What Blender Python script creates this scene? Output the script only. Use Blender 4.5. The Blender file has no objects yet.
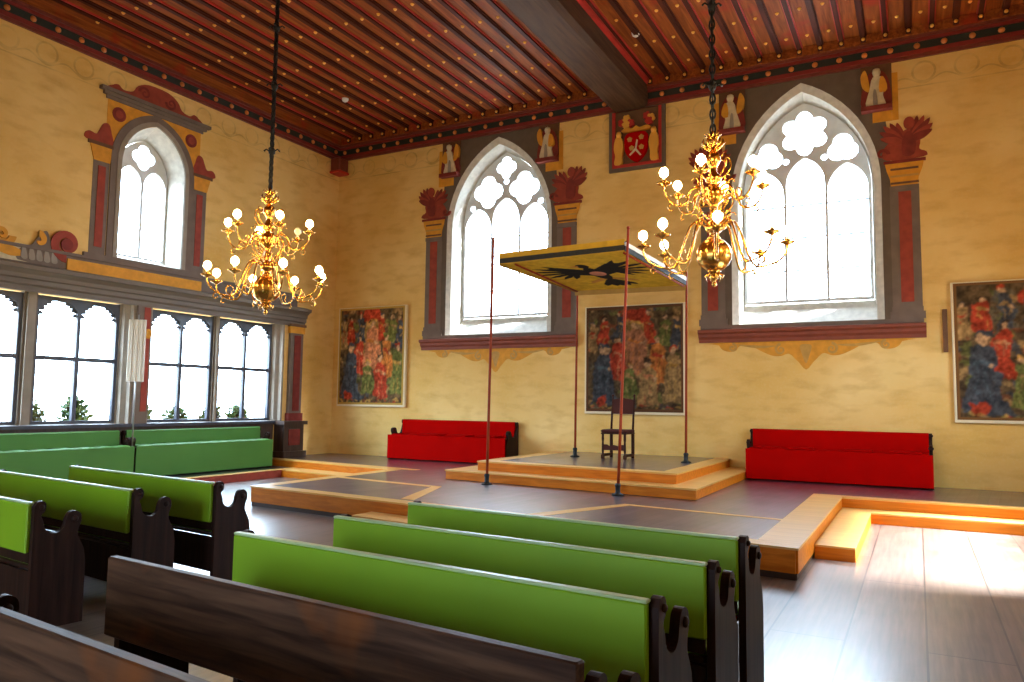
import bpy, math, random
import numpy as np
from mathutils import Vector, Matrix
from mathutils.geometry import tessellate_polygon

random.seed(7)
PI = math.pi
scene = bpy.context.scene
COL = scene.collection

# ----------------------------------------------------------------------------- materials
def new_mat(name):
    m = bpy.data.materials.new(name); m.use_nodes = True
    nt = m.node_tree
    return m, nt, nt.nodes['Principled BSDF']

def N(nt, t, **kw):
    n = nt.nodes.new(t)
    for k, v in kw.items(): setattr(n, k, v)
    return n

def math_node(nt, op, a, b=None, c=None):
    n = nt.nodes.new('ShaderNodeMath'); n.operation = op
    for i, v in enumerate((a, b, c)):
        if v is None: continue
        if isinstance(v, (int, float)): n.inputs[i].default_value = v
        else: nt.links.new(v, n.inputs[i])
    return n.outputs[0]

def mix_col(nt, fac, a, b, blend='MIX'):
    n = nt.nodes.new('ShaderNodeMix'); n.data_type = 'RGBA'; n.blend_type = blend
    for s, v in ((n.inputs[0], fac), (n.inputs[6], a), (n.inputs[7], b)):
        if isinstance(v, (int, float)): s.default_value = v
        elif isinstance(v, tuple): s.default_value = (*v[:3], 1)
        else: nt.links.new(v, s)
    return n.outputs[2]

def plain(name, col, rough=.6, metal=0, var=.25, scale=6, bump=0, stretch=(1, 1, 1), spec=.5, coat=0):
    m, nt, p = new_mat(name)
    tc = N(nt, 'ShaderNodeTexCoord'); mp = N(nt, 'ShaderNodeMapping'); mp.inputs['Scale'].default_value = stretch
    nz = N(nt, 'ShaderNodeTexNoise'); nz.inputs['Scale'].default_value = scale; nz.inputs['Detail'].default_value = 5
    nt.links.new(tc.outputs['Object'], mp.inputs[0]); nt.links.new(mp.outputs[0], nz.inputs['Vector'])
    d = tuple(c * (1 - var) for c in col); l = tuple(min(1, c * (1 + var)) for c in col)
    nt.links.new(mix_col(nt, nz.outputs['Fac'], d, l), p.inputs['Base Color'])
    p.inputs['Roughness'].default_value = rough; p.inputs['Metallic'].default_value = metal
    p.inputs['Specular IOR Level'].default_value = spec
    if coat: p.inputs['Coat Weight'].default_value = coat; p.inputs['Coat Roughness'].default_value = .15
    if bump:
        b = N(nt, 'ShaderNodeBump'); b.inputs['Strength'].default_value = bump; b.inputs['Distance'].default_value = .02
        nt.links.new(nz.outputs['Fac'], b.inputs['Height']); nt.links.new(b.outputs[0], p.inputs['Normal'])
    return m

def wood(name, c1, c2, rough=.4, axis=0, scale=3.0, spec=.5, coat=0, patch=None):
    """grain running along local axis"""
    m, nt, p = new_mat(name)
    tc = N(nt, 'ShaderNodeTexCoord'); mp = N(nt, 'ShaderNodeMapping')
    s = [9, 9, 9]; s[axis] = .6
    mp.inputs['Scale'].default_value = s
    nt.links.new(tc.outputs['Object'], mp.inputs[0])
    nz = N(nt, 'ShaderNodeTexNoise'); nz.inputs['Scale'].default_value = scale; nz.inputs['Detail'].default_value = 6; nz.inputs['Distortion'].default_value = .6
    nt.links.new(mp.outputs[0], nz.inputs['Vector'])
    rp = N(nt, 'ShaderNodeMapRange'); rp.inputs[1].default_value = .3; rp.inputs[2].default_value = .7
    nt.links.new(nz.outputs['Fac'], rp.inputs[0])
    col = mix_col(nt, rp.outputs[0], c1, c2)
    if patch:
        n2 = N(nt, 'ShaderNodeTexNoise'); n2.inputs['Scale'].default_value = 2.2; n2.inputs['Detail'].default_value = 3
        nt.links.new(tc.outputs['Object'], n2.inputs['Vector'])
        r2 = N(nt, 'ShaderNodeMapRange'); r2.inputs[1].default_value = .55; r2.inputs[2].default_value = .75
        nt.links.new(n2.outputs['Fac'], r2.inputs[0])
        col = mix_col(nt, r2.outputs[0], col, patch)
    nt.links.new(col, p.inputs['Base Color'])
    p.inputs['Roughness'].default_value = rough; p.inputs['Specular IOR Level'].default_value = spec
    if coat: p.inputs['Coat Weight'].default_value = coat; p.inputs['Coat Roughness'].default_value = .12
    b = N(nt, 'ShaderNodeBump'); b.inputs['Strength'].default_value = .12; b.inputs['Distance'].default_value = .01
    nt.links.new(nz.outputs['Fac'], b.inputs['Height']); nt.links.new(b.outputs[0], p.inputs['Normal'])
    return m

def planks(name, c1, c2, seam, bw, bl, rough, rot=0.0, seam_w=.006, rvar=.12, spec=.5):
    m, nt, p = new_mat(name)
    tc = N(nt, 'ShaderNodeTexCoord'); mp = N(nt, 'ShaderNodeMapping')
    mp.inputs['Rotation'].default_value = (0, 0, rot)
    nt.links.new(tc.outputs['Object'], mp.inputs[0])
    br = N(nt, 'ShaderNodeTexBrick'); br.offset = .37; br.offset_frequency = 2
    br.inputs['Scale'].default_value = 1; br.inputs['Brick Width'].default_value = bl; br.inputs['Row Height'].default_value = bw
    br.inputs['Mortar Size'].default_value = seam_w; br.inputs['Mortar Smooth'].default_value = .1
    br.inputs['Color1'].default_value = (*c1, 1); br.inputs['Color2'].default_value = (*c2, 1); br.inputs['Mortar'].default_value = (*seam, 1)
    nt.links.new(mp.outputs[0], br.inputs['Vector'])
    m2 = N(nt, 'ShaderNodeMapping'); m2.inputs['Scale'].default_value = (.8, 14, 1); nt.links.new(mp.outputs[0], m2.inputs[0])
    nz = N(nt, 'ShaderNodeTexNoise'); nz.inputs['Scale'].default_value = 2; nz.inputs['Detail'].default_value = 6
    nt.links.new(m2.outputs[0], nz.inputs['Vector'])
    g = N(nt, 'ShaderNodeMapRange'); g.inputs[1].default_value = .25; g.inputs[2].default_value = .75; g.inputs[3].default_value = .55; g.inputs[4].default_value = 1.35
    nt.links.new(nz.outputs['Fac'], g.inputs[0])
    vm = N(nt, 'ShaderNodeVectorMath', operation='SCALE'); nt.links.new(br.outputs['Color'], vm.inputs[0]); nt.links.new(g.outputs[0], vm.inputs['Scale'])
    nt.links.new(vm.outputs[0], p.inputs['Base Color'])
    n2 = N(nt, 'ShaderNodeTexNoise'); n2.inputs['Scale'].default_value = 1.7; n2.inputs['Detail'].default_value = 4
    nt.links.new(tc.outputs['Object'], n2.inputs['Vector'])
    r = N(nt, 'ShaderNodeMapRange'); r.inputs[3].default_value = rough - rvar; r.inputs[4].default_value = rough + rvar
    nt.links.new(n2.outputs['Fac'], r.inputs[0]); nt.links.new(r.outputs[0], p.inputs['Roughness'])
    p.inputs['Specular IOR Level'].default_value = spec; p.inputs['Coat Weight'].default_value = .8; p.inputs['Coat Roughness'].default_value = .22
    b = N(nt, 'ShaderNodeBump'); b.inputs['Strength'].default_value = .25; b.inputs['Distance'].default_value = .004; b.invert = True
    nt.links.new(br.outputs['Fac'], b.inputs['Height']); nt.links.new(b.outputs[0], p.inputs['Normal'])
    return m

def wall_mat(name):
    m, nt, p = new_mat(name)
    tc = N(nt, 'ShaderNodeTexCoord')
    def noise(sc, det, st=(1, 1, 1)):
        mp = N(nt, 'ShaderNodeMapping'); mp.inputs['Scale'].default_value = st
        nt.links.new(tc.outputs['Object'], mp.inputs[0])
        z = N(nt, 'ShaderNodeTexNoise'); z.inputs['Scale'].default_value = sc; z.inputs['Detail'].default_value = det
        nt.links.new(mp.outputs[0], z.inputs['Vector']); return z.outputs['Fac']
    a = noise(.55, 5); b = noise(3.2, 8, (.6, .6, 1.6)); c = noise(22, 4)
    def rng(s, lo, hi):
        r = N(nt, 'ShaderNodeMapRange'); r.inputs[1].default_value = lo; r.inputs[2].default_value = hi
        nt.links.new(s, r.inputs[0]); return r.outputs[0]
    col = mix_col(nt, rng(a, .3, .7), WALL_A, WALL_B)
    col = mix_col(nt, math_node(nt, 'MULTIPLY', rng(b, .48, .75), .55), col, WALL_C)
    col = mix_col(nt, math_node(nt, 'MULTIPLY', rng(c, .5, .8), .18), col, (.80, .66, .36))
    # faint painted frieze of linked rings below the cornice
    sx = N(nt, 'ShaderNodeSeparateXYZ'); nt.links.new(tc.outputs['Object'], sx.inputs[0])
    u = math_node(nt, 'ADD', sx.outputs[0], sx.outputs[1]); z = sx.outputs[2]
    fu = math_node(nt, 'SUBTRACT', math_node(nt, 'FRACT', math_node(nt, 'MULTIPLY', u, 1 / .62)), .5)
    fz = math_node(nt, 'MULTIPLY', math_node(nt, 'SUBTRACT', z, 7.19), 1 / .62)
    rr = math_node(nt, 'SQRT', math_node(nt, 'ADD', math_node(nt, 'MULTIPLY', fu, fu), math_node(nt, 'MULTIPLY', fz, fz)))
    l1 = math_node(nt, 'LESS_THAN', math_node(nt, 'ABSOLUTE', math_node(nt, 'SUBTRACT', rr, .27)), .028)
    fu2 = math_node(nt, 'SUBTRACT', math_node(nt, 'FRACT', math_node(nt, 'ADD', math_node(nt, 'MULTIPLY', u, 1 / .62), .5)), .5)
    wv = math_node(nt, 'MULTIPLY', math_node(nt, 'COSINE', math_node(nt, 'MULTIPLY', fu2, 2 * PI)), .10)
    l2 = math_node(nt, 'LESS_THAN', math_node(nt, 'ABSOLUTE', math_node(nt, 'SUBTRACT', fz, math_node(nt, 'SUBTRACT', wv, .22))), .022)
    l3 = math_node(nt, 'LESS_THAN', math_node(nt, 'ABSOLUTE', math_node(nt, 'SUBTRACT', z, 6.95)), .012)
    band = math_node(nt, 'GREATER_THAN', z, 6.9)
    ln = math_node(nt, 'MULTIPLY', math_node(nt, 'MAXIMUM', math_node(nt, 'MAXIMUM', l1, l2), l3), band)
    ln = math_node(nt, 'MULTIPLY', ln, math_node(nt, 'MULTIPLY', rng(b, .3, .65), .32))
    col = mix_col(nt, ln, col, (.22, .13, .05))
    nt.links.new(col, p.inputs['Base Color'])
    p.inputs['Roughness'].default_value = .85; p.inputs['Specular IOR Level'].default_value = .2
    bp = N(nt, 'ShaderNodeBump'); bp.inputs['Strength'].default_value = .2; bp.inputs['Distance'].default_value = .02
    nt.links.new(b, bp.inputs['Height']); nt.links.new(bp.outputs[0], p.inputs['Normal'])
    return m

def glass_mat(name):
    m = bpy.data.materials.new(name); m.use_nodes = True; nt = m.node_tree
    for n in list(nt.nodes):
        if n.type != 'OUTPUT_MATERIAL': nt.nodes.remove(n)
    out = [n for n in nt.nodes if n.type == 'OUTPUT_MATERIAL'][0]
    tr = N(nt, 'ShaderNodeBsdfTransparent'); tr.inputs[0].default_value = (.94, .97, 1, 1)
    gl = N(nt, 'ShaderNodeBsdfGlossy'); gl.inputs['Roughness'].default_value = .05
    mx = N(nt, 'ShaderNodeMixShader'); mx.inputs[0].default_value = .05
    nt.links.new(tr.outputs[0], mx.inputs[1]); nt.links.new(gl.outputs[0], mx.inputs[2]); nt.links.new(mx.outputs[0], out.inputs[0])
    return m

def vcol_mat(name, rough=.9, bump=0):
    m, nt, p = new_mat(name)
    a = N(nt, 'ShaderNodeAttribute'); a.attribute_name = 'paint'
    nt.links.new(a.outputs['Color'], p.inputs['Base Color'])
    p.inputs['Roughness'].default_value = rough; p.inputs['Specular IOR Level'].default_value = .15
    return m

def emit_mat(name, col, strength):
    m, nt, p = new_mat(name)
    p.inputs['Base Color'].default_value = (*col, 1)
    p.inputs['Emission Color'].default_value = (*col, 1); p.inputs['Emission Strength'].default_value = strength
    return m

WALL_A, WALL_B, WALL_C = (.72, .43, .105), (.87, .62, .25), (.56, .29, .06)
M = {}
M['wall'] = wall_mat('limewashed_plaster')
M['floor'] = planks('hall_floor_boards', (.11, .07, .05), (.16, .105, .078), (.03, .02, .016), .48, 3.2, .42, PI / 2, .007, .08, .9)
M['deck'] = planks('platform_floor_boards', (.040, .026, .044), (.085, .056, .082), (.018, .01, .016), .13, 1.1, .38, PI / 2 + .1, .004, .08, .9)
M['riser'] = wood('honey_oak', (.50, .135, .006), (.70, .215, .012), .45, 0, 2.5, .2)
M['inlay'] = wood('pale_oak_band', (.60, .31, .075), (.78, .45, .13), .32, 0, 2.5, .5)
M['foot_strip'] = plain('dark_foot_strip', (.05, .02, .012), .6)
M['plank'] = wood('ceiling_plank', (.14, .030, .007), (.34, .092, .019), .55, 1, 2.0, .12, 0, (.30, .03, .012))
M['batten'] = wood('ceiling_batten', (.040, .009, .005), (.085, .018, .009), .55, 1, 2.0, .12)
M['red_edge'] = plain('red_painted_wood', (.42, .022, .014), .5, 0, .3)
M['beam'] = wood('dark_beam', (.045, .02, .011), (.10, .052, .028), .6, 1, 2.0, .15)
M['band'] = plain('green_black_band', (.018, .026, .02), .6)
M['cornice'] = plain('brown_red_cornice', (.16, .03, .018), .5, 0, .4, 9)
M['cornice_red'] = plain('cornice_red_moulding', (.20, .018, .012), .55, 0, .35)
M['knob'] = plain('orange_painted_knob', (.62, .20, .04), .5, 0, .25)
M['gold_paint'] = plain('gilded_knob', (.95, .48, .08), .35, .3, .12)
M['stone'] = plain('grey_painted_stone', (.30, .25, .20), .8, 0, .3, 5)
M['stone_dark'] = plain('dark_grey_painted_stone', (.125, .09, .065), .8, 0, .3, 5)
M['reveal'] = plain('pale_stone_reveal', (.62, .59, .52), .8, 0, .35, 9, .2)
M['tracery'] = plain('window_tracery_stone', (.66, .68, .70), .7, 0, .2, 6)
M['lead'] = plain('window_lead', (.10, .11, .13), .6)
M['casement'] = plain('slate_blue_casement', (.055, .06, .085), .45, 0, .25)
M['glass'] = glass_mat('window_glass')
M['mural_red'] = plain('mural_red', (.30, .045, .025), .85, 0, .45, 7)
M['mural_red2'] = plain('mural_deep_red', (.20, .026, .017), .85, 0, .45, 9)
M['mural_gold'] = plain('mural_ochre', (.66, .29, .022), .8, 0, .35, 8)
M['mural_brown'] = plain('mural_brown', (.14, .065, .03), .85, 0, .3, 8)
M['mural_cream'] = plain('mural_cream', (.62, .52, .34), .85, 0, .3, 12)
M['mural_grey'] = plain('mural_grey', (.17, .125, .10), .85, 0, .3, 5)
M['sill_red'] = plain('red_brown_moulding', (.22, .045, .022), .6, 0, .3, 6)
M['green'] = plain('green_leatherette', (.20, .36, .010), .5, 0, .16, 1.6, 0, (1, 1, 1), .3)
M['green_wall'] = plain('sea_green_leatherette', (.075, .23, .045), .5, 0, .16, 1.6, 0, (1, 1, 1), .3)
M['edge_highlight'] = plain('pale_green_highlight', (.45, .58, .30), .4)
M['red_cloth'] = plain('red_cloth', (.40, .0015, .0008), 1, 0, .15, 3, 0, (1, 1, 1), .03)
M['dark_wood'] = wood('dark_stained_wood', (.012, .005, .004), (.034, .014, .010), .5, 2, 2.5, .12)
M['old_wood'] = wood('worn_brown_wood', (.030, .012, .007), (.11, .052, .028), .5, 0, 3.0, .12, 0, (.22, .062, .012))
M['pole'] = wood('red_brown_pole', (.20, .022, .008), (.36, .06, .018), .5, 2, 3, .12)
M['iron'] = plain('dark_iron', (.022, .024, .026), .5, .6)
M['chain'] = plain('black_iron_chain', (.012, .012, .012), .6, .3)
M['brass'] = plain('polished_brass', (.80, .44, .10), .22, 1.0, .15, 4)
M['candle'] = plain('cream_candle_sleeve', (.85, .75, .5), .5)
M['bulb'] = emit_mat('lit_bulb', (1, .66, .26), 110)
M['bulb_off'] = plain('unlit_bulb', (.9, .8, .6), .2)
M['chair_wood'] = wood('chair_walnut', (.028, .009, .006), (.06, .02, .012), .5, 2, 3, .12)
M['chair_leather'] = plain('brown_chair_leather', (.07, .02, .015), .7, 0, .2, 6, 0, (1, 1, 1), .15)
M['white'] = plain('white_ribbed_panel', (.80, .76, .66), .6, 0, .05)
M['steel'] = plain('brushed_steel', (.45, .47, .5), .3, .9)
M['pewter'] = plain('white_detector', (.8, .8, .78), .4, 0, .05)
M['leaf'] = plain('shrub_leaf', (.028, .075, .012), .6, 0, .4, 5)
M['leaf2'] = plain('olive_shrub_leaf', (.05, .08, .022), .6, 0, .4, 5)
M['frame_cream'] = plain('cream_frame', (.78, .66, .42), .6, 0, .1)
M['frame_gold'] = plain('gold_border', (.50, .27, .05), .6, 0, .3, 12)
M['paint'] = vcol_mat('woven_picture', .95)
M['wainscot'] = wood('dark_wainscot', (.035, .02, .015), (.075, .04, .028), .5, 2, 2.5)
M['dado'] = plain('grey_brown_moulding', (.15, .115, .085), .65, 0, .3, 4, 0, (1, .3, 3))

# ----------------------------------------------------------------------------- mesh builder
def back(u, v, n): return (u, -n, v)            # wall at d = 0, n into the room
def left(u, v, n): return (n, -u, v)            # wall at x = 0, u = distance from the corner
def right(u, v, n): return (15.2 - n, -u, v)
def rear(u, v, n): return (u, -18.0 + n, v)
def flat(u, v, n): return (u, -v, n)            # plan view: u = x, v = distance, n = height
def ident(u, v, n): return (u, v, n)

class MB:
    def __init__(s): s.v = []; s.f = []; s.m = []; s.sm = []; s.mats = []
    def mi(s, m):
        if m not in s.mats: s.mats.append(m)
        return s.mats.index(m)
    def add(s, vs, fs, m, smooth=False):
        o = len(s.v); s.v.extend(tuple(x) for x in vs); k = s.mi(m)
        for f in fs: s.f.append(tuple(o + i for i in f)); s.m.append(k); s.sm.append(smooth)
        return s
    def box(s, a, b, m, mp=ident, bev=0):
        x0, y0, z0 = a; x1, y1, z1 = b
        if bev:
            B = bev
            # chamfered box from stacked octagon-ish sections
            secs = [(z0, B), (z0 + B, 0), (z1 - B, 0), (z1, B)]
            vs = []; n = 8
            for z, i in secs:
                c = B if i == 0 else B
                X0, X1, Y0, Y1 = x0 + i, x1 - i, y0 + i, y1 - i
                vs += [(X0 + c, Y0, z), (X1 - c, Y0, z), (X1, Y0 + c, z), (X1, Y1 - c, z), (X1 - c, Y1, z), (X0 + c, Y1, z), (X0, Y1 - c, z), (X0, Y0 + c, z)]
            fs = [tuple(range(n - 1, -1, -1)), tuple(range(3 * n, 4 * n))]
            for r in range(3):
                for k in range(n): fs.append((r * n + k, r * n + (k + 1) % n, (r + 1) * n + (k + 1) % n, (r + 1) * n + k))
            return s.add([mp(*p) for p in vs], fs, m)
        vs = [(x0, y0, z0), (x1, y0, z0), (x1, y1, z0), (x0, y1, z0), (x0, y0, z1), (x1, y0, z1), (x1, y1, z1), (x0, y1, z1)]
        return s.add([mp(*p) for p in vs], [(3, 2, 1, 0), (4, 5, 6, 7), (0, 1, 5, 4), (1, 2, 6, 5), (2, 3, 7, 6), (3, 0, 4, 7)], m)
    def plate(s, loops, n0, n1, m, mp, side=None):
        """filled 2-D outline (first loop) with holes, extruded from n0 to n1"""
        flatp = [p for L in loops for p in L]
        tri = tessellate_polygon([[Vector((p[0], p[1], 0)) for p in L] for L in loops])
        k = len(flatp)
        vs = [mp(p[0], p[1], n0) for p in flatp] + [mp(p[0], p[1], n1) for p in flatp]
        fs = []
        for t in tri:
            fs.append((t[0], t[1], t[2])); fs.append((t[2] + k, t[1] + k, t[0] + k))
        s.add(vs, fs, m)
        o = 0; sf = []
        for L in loops:
            q = len(L)
            for i in range(q): sf.append((o + i, o + (i + 1) % q, o + (i + 1) % q + k, o + i + k))
            o += q
        return s.add(vs, sf, side or m)
    def loft(s, A, B, m, smooth=False):
        n = len(A); return s.add(list(A) + list(B), [(i, (i + 1) % n, n + (i + 1) % n, n + i) for i in range(n)], m, smooth)
    def lathe(s, prof, m, at=(0, 0, 0), seg=20, smooth=True, R=None):
        vs = []; n = len(prof)
        for r, z in prof:
            for k in range(seg):
                a = 2 * PI * k / seg; p = Vector((r * math.cos(a), r * math.sin(a), z))
                if R: p = R @ p
                vs.append((p.x + at[0], p.y + at[1], p.z + at[2]))
        fs = []
        for i in range(n - 1):
            for k in range(seg): fs.append((i * seg + k, i * seg + (k + 1) % seg, (i + 1) * seg + (k + 1) % seg, (i + 1) * seg + k))
        fs.append(tuple(range(seg - 1, -1, -1))); fs.append(tuple((n - 1) * seg + k for k in range(seg)))
        return s.add(vs, fs, m, smooth)
    def tube(s, path, r, m, seg=10, smooth=True):
        P = [Vector(p) for p in path]; n = len(P)
        rs = r if isinstance(r, (list, tuple)) else [r] * n
        vs = []; up = Vector((0, 0, 1)); prevx = None
        for i in range(n):
            t = (P[min(i + 1, n - 1)] - P[max(i - 1, 0)]).normalized()
            if prevx is None:
                x = t.cross(up)
                if x.length < 1e-3: x = t.cross(Vector((1, 0, 0)))
            else: x = prevx - t * prevx.dot(t)
            x.normalize(); prevx = x; y = t.cross(x)
            for k in range(seg):
                a = 2 * PI * k / seg; q = P[i] + (x * math.cos(a) + y * math.sin(a)) * rs[i]; vs.append(tuple(q))
        fs = [(i * seg + k, i * seg + (k + 1) % seg, (i + 1) * seg + (k + 1) % seg, (i + 1) * seg + k) for i in range(n - 1) for k in range(seg)]
        fs.append(tuple(range(seg - 1, -1, -1))); fs.append(tuple((n - 1) * seg + k for k in range(seg)))
        return s.add(vs, fs, m, smooth)
    def torus(s, c, R, r, m, ax=0, seg=12, rs=6, sy=1.0):
        vs = []
        for i in range(seg):
            a = 2 * PI * i / seg
            for j in range(rs):
                b = 2 * PI * j / rs; q = R + r * math.cos(b)
                l = (q * math.cos(a), r * math.sin(b), q * math.sin(a) * sy)
                if ax == 1: l = (l[1], l[0], l[2])
                vs.append((c[0] + l[0], c[1] + l[1], c[2] + l[2]))
        return s.add(vs, [(i * rs + j, ((i + 1) % seg) * rs + j, ((i + 1) % seg) * rs + (j + 1) % rs, i * rs + (j + 1) % rs) for i in range(seg) for j in range(rs)], m, True)
    def build(s, name, parent=None, loc=None, rotz=0):
        me = bpy.data.meshes.new(name); me.from_pydata(s.v, [], s.f)
        for m in s.mats: me.materials.append(m)
        me.polygons.foreach_set('material_index', s.m); me.polygons.foreach_set('use_smooth', s.sm)
        import bmesh
        bm = bmesh.new(); bm.from_mesh(me); bmesh.ops.remove_doubles(bm, verts=bm.verts, dist=1e-5); bmesh.ops.recalc_face_normals(bm, faces=bm.faces); bm.to_mesh(me); bm.free()
        o = bpy.data.objects.new(name, me); COL.objects.link(o)
        if parent: o.parent = parent
        if loc: o.location = loc
        o.rotation_euler.z = rotz
        return o

def thing(name, label, cat, loc=(0, 0, 0), rotz=0, group=None):
    o = bpy.data.objects.new(name, None); COL.objects.link(o); o.location = loc; o.rotation_euler.z = rotz
    o.empty_display_size = .2
    o['label'] = label; o['category'] = cat
    if group: o['group'] = group
    return o
def tag(o, label, cat, group=None):
    o['label'] = label; o['category'] = cat
    if group: o['group'] = group
    return o
def struct(o, label=None):
    o['kind'] = 'structure'
    if label: o['label'] = label
    return o
def sroot(name, label=None):
    o = bpy.data.objects.new(name, None); COL.objects.link(o); o.empty_display_size = .2
    return struct(o, label)
def dup(root, loc, rotz, label):
    r = root.copy(); COL.objects.link(r); r.location = loc; r.rotation_euler = (0, 0, rotz); r['label'] = label
    for ch in list(root.children):
        c = ch.copy(); COL.objects.link(c); c.parent = r
        for g in list(ch.children):
            q = g.copy(); COL.objects.link(q); q.parent = c
    return r

def smooth_loop(P, k=4, closed=True):
    out = []; n = len(P)
    for i in range(n if closed else n - 1):
        if closed: a, b, c, d = P[(i - 1) % n], P[i], P[(i + 1) % n], P[(i + 2) % n]
        else: a, b, c, d = P[max(i - 1, 0)], P[i], P[i + 1], P[min(i + 2, n - 1)]
        for j in range(k):
            t = j / k
            out.append(tuple(.5 * ((2 * b[q]) + (-a[q] + c[q]) * t + (2 * a[q] - 5 * b[q] + 4 * c[q] - d[q]) * t * t + (-a[q] + 3 * b[q] - 3 * c[q] + d[q]) * t ** 3) for q in range(len(b))))
    if not closed: out.append(P[-1])
    return out
def circle(cx, cy, r, n=20, ry=None): return [(cx + r * math.cos(2 * PI * i / n), cy + (ry or r) * math.sin(2 * PI * i / n)) for i in range(n)]
def foil(cx, cy, R, k, ph=PI / 2, n=48): return [(cx + R * (.72 + .28 * abs(math.cos(k * (t - ph) / 2))) * math.cos(t), cy + R * (.72 + .28 * abs(math.cos(k * (t - ph) / 2))) * math.sin(t)) for t in [2 * PI * i / n for i in range(n)]]
def rect(u0, v0, u1, v1): return [(u0, v0), (u1, v0), (u1, v1), (u0, v1)]
def arch(c, hw, z0, zs, za, n=12):
    """pointed arch outline: bottom left, bottom right, up the right side, apex, down the left"""
    rise = za - zs; R = (hw * hw + rise * rise) / (2 * hw); th = math.asin(min(1, rise / R))
    P = [(c - hw, z0), (c + hw, z0)]
    for i in range(n): a = th * i / n; P.append((c + R * math.cos(a) - (R - hw), zs + R * math.sin(a)))
    P.append((c, za))
    for i in range(n - 1, -1, -1): a = th * i / n; P.append((c - (R * math.cos(a) - (R - hw)), zs + R * math.sin(a)))
    return P
def spiral(cx, cy, R, w, turns=1.6, ph=0, sgn=1, n=40):
    """scroll (volute) band"""
    A, B = [], []
    for i in range(n + 1):
        t = i / n; a = ph + sgn * turns * 2 * PI * t; r = R * (1 - .85 * t); ww = w * (1 - .6 * t)
        A.append((cx + r * math.cos(a), cy + r * math.sin(a))); B.append((cx + (r - ww) * math.cos(a), cy + (r - ww) * math.sin(a)))
    return A, B
def add_spiral(mb, cx, cy, R, w, n0, n1, m, mp, turns=1.6, ph=0, sgn=1):
    A, B = spiral(cx, cy, R, w, turns, ph, sgn)
    n = len(A)
    vs = [mp(*p, n1) for p in A] + [mp(*p, n1) for p in B] + [mp(*p, n0) for p in A] + [mp(*p, n0) for p in B]
    fs = []
    for i in range(n - 1):
        fs += [(i, i + 1, n + i + 1, n + i), (2 * n + i, 2 * n + i + 1, i + 1, i), (n + i, n + i + 1, 3 * n + i + 1, 3 * n + i)]
    mb.add(vs, fs, m)

# ----------------------------------------------------------------------------- painting onto fine grids (colour of the weave itself)
class Canvas:
    def __init__(s, W, H, w, h, col):
        s.W, s.H = W, H
        s.x, s.y = np.meshgrid(np.linspace(0, W, w), np.linspace(0, H, h)); s.w, s.h = w, h
        s.c = np.ones((h, w, 3)) * np.array(col)
    def fill(s, mask, col, a=1.0): s.c[mask] = s.c[mask] * (1 - a) + np.array(col) * a
    def ell(s, cx, cy, rx, ry, col, a=1.0): s.fill(((s.x - cx) / rx) ** 2 + ((s.y - cy) / ry) ** 2 < 1, col, a)
    def poly(s, P, col, a=1.0):
        ins = np.zeros(s.x.shape, bool); n = len(P)
        for i in range(n):
            x0, y0 = P[i]; x1, y1 = P[(i + 1) % n]
            if y0 == y1: continue
            cnd = ((y0 > s.y) != (y1 > s.y)) & (s.x < (x1 - x0) * (s.y - y0) / (y1 - y0) + x0)
            ins ^= cnd
        s.fill(ins, col, a)
    def noise(s, amt, cells, rng):
        g = rng.random((cells + 2, cells + 2)); fx = s.x / s.W * cells; fy = s.y / s.H * cells
        i = fx.astype(int); j = fy.astype(int); a = fx - i; b = fy - j
        v = g[j, i] * (1 - a) * (1 - b) + g[j, i + 1] * a * (1 - b) + g[j + 1, i] * (1 - a) * b + g[j + 1, i + 1] * a * b
        s.c *= (1 + amt * (v - .5))[..., None]
    def build(s, name, fn, parent, mat):
        """fn(x, y) -> world/local point"""
        vs = [fn(s.x[j, i], s.y[j, i]) for j in range(s.h) for i in range(s.w)]
        w = s.w
        fs = [(j * w + i, j * w + i + 1, (j + 1) * w + i + 1, (j + 1) * w + i) for j in range(s.h - 1) for i in range(w - 1)]
        me = bpy.data.meshes.new(name); me.from_pydata(vs, [], fs); me.materials.append(mat)
        at = me.color_attributes.new('paint', 'FLOAT_COLOR', 'POINT')
        rgba = np.ones((s.h * s.w, 4), np.float32); rgba[:, :3] = np.clip(s.c.reshape(-1, 3), 0, 1)
        at.data.foreach_set('color', rgba.ravel())
        o = bpy.data.objects.new(name, me); COL.objects.link(o); o.parent = parent
        return o

HD = .286            # height of the platform
CB, CT = 7.43, 7.95  # cornice bottom, ceiling
RW, DP = 15.2, 18.0

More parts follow.
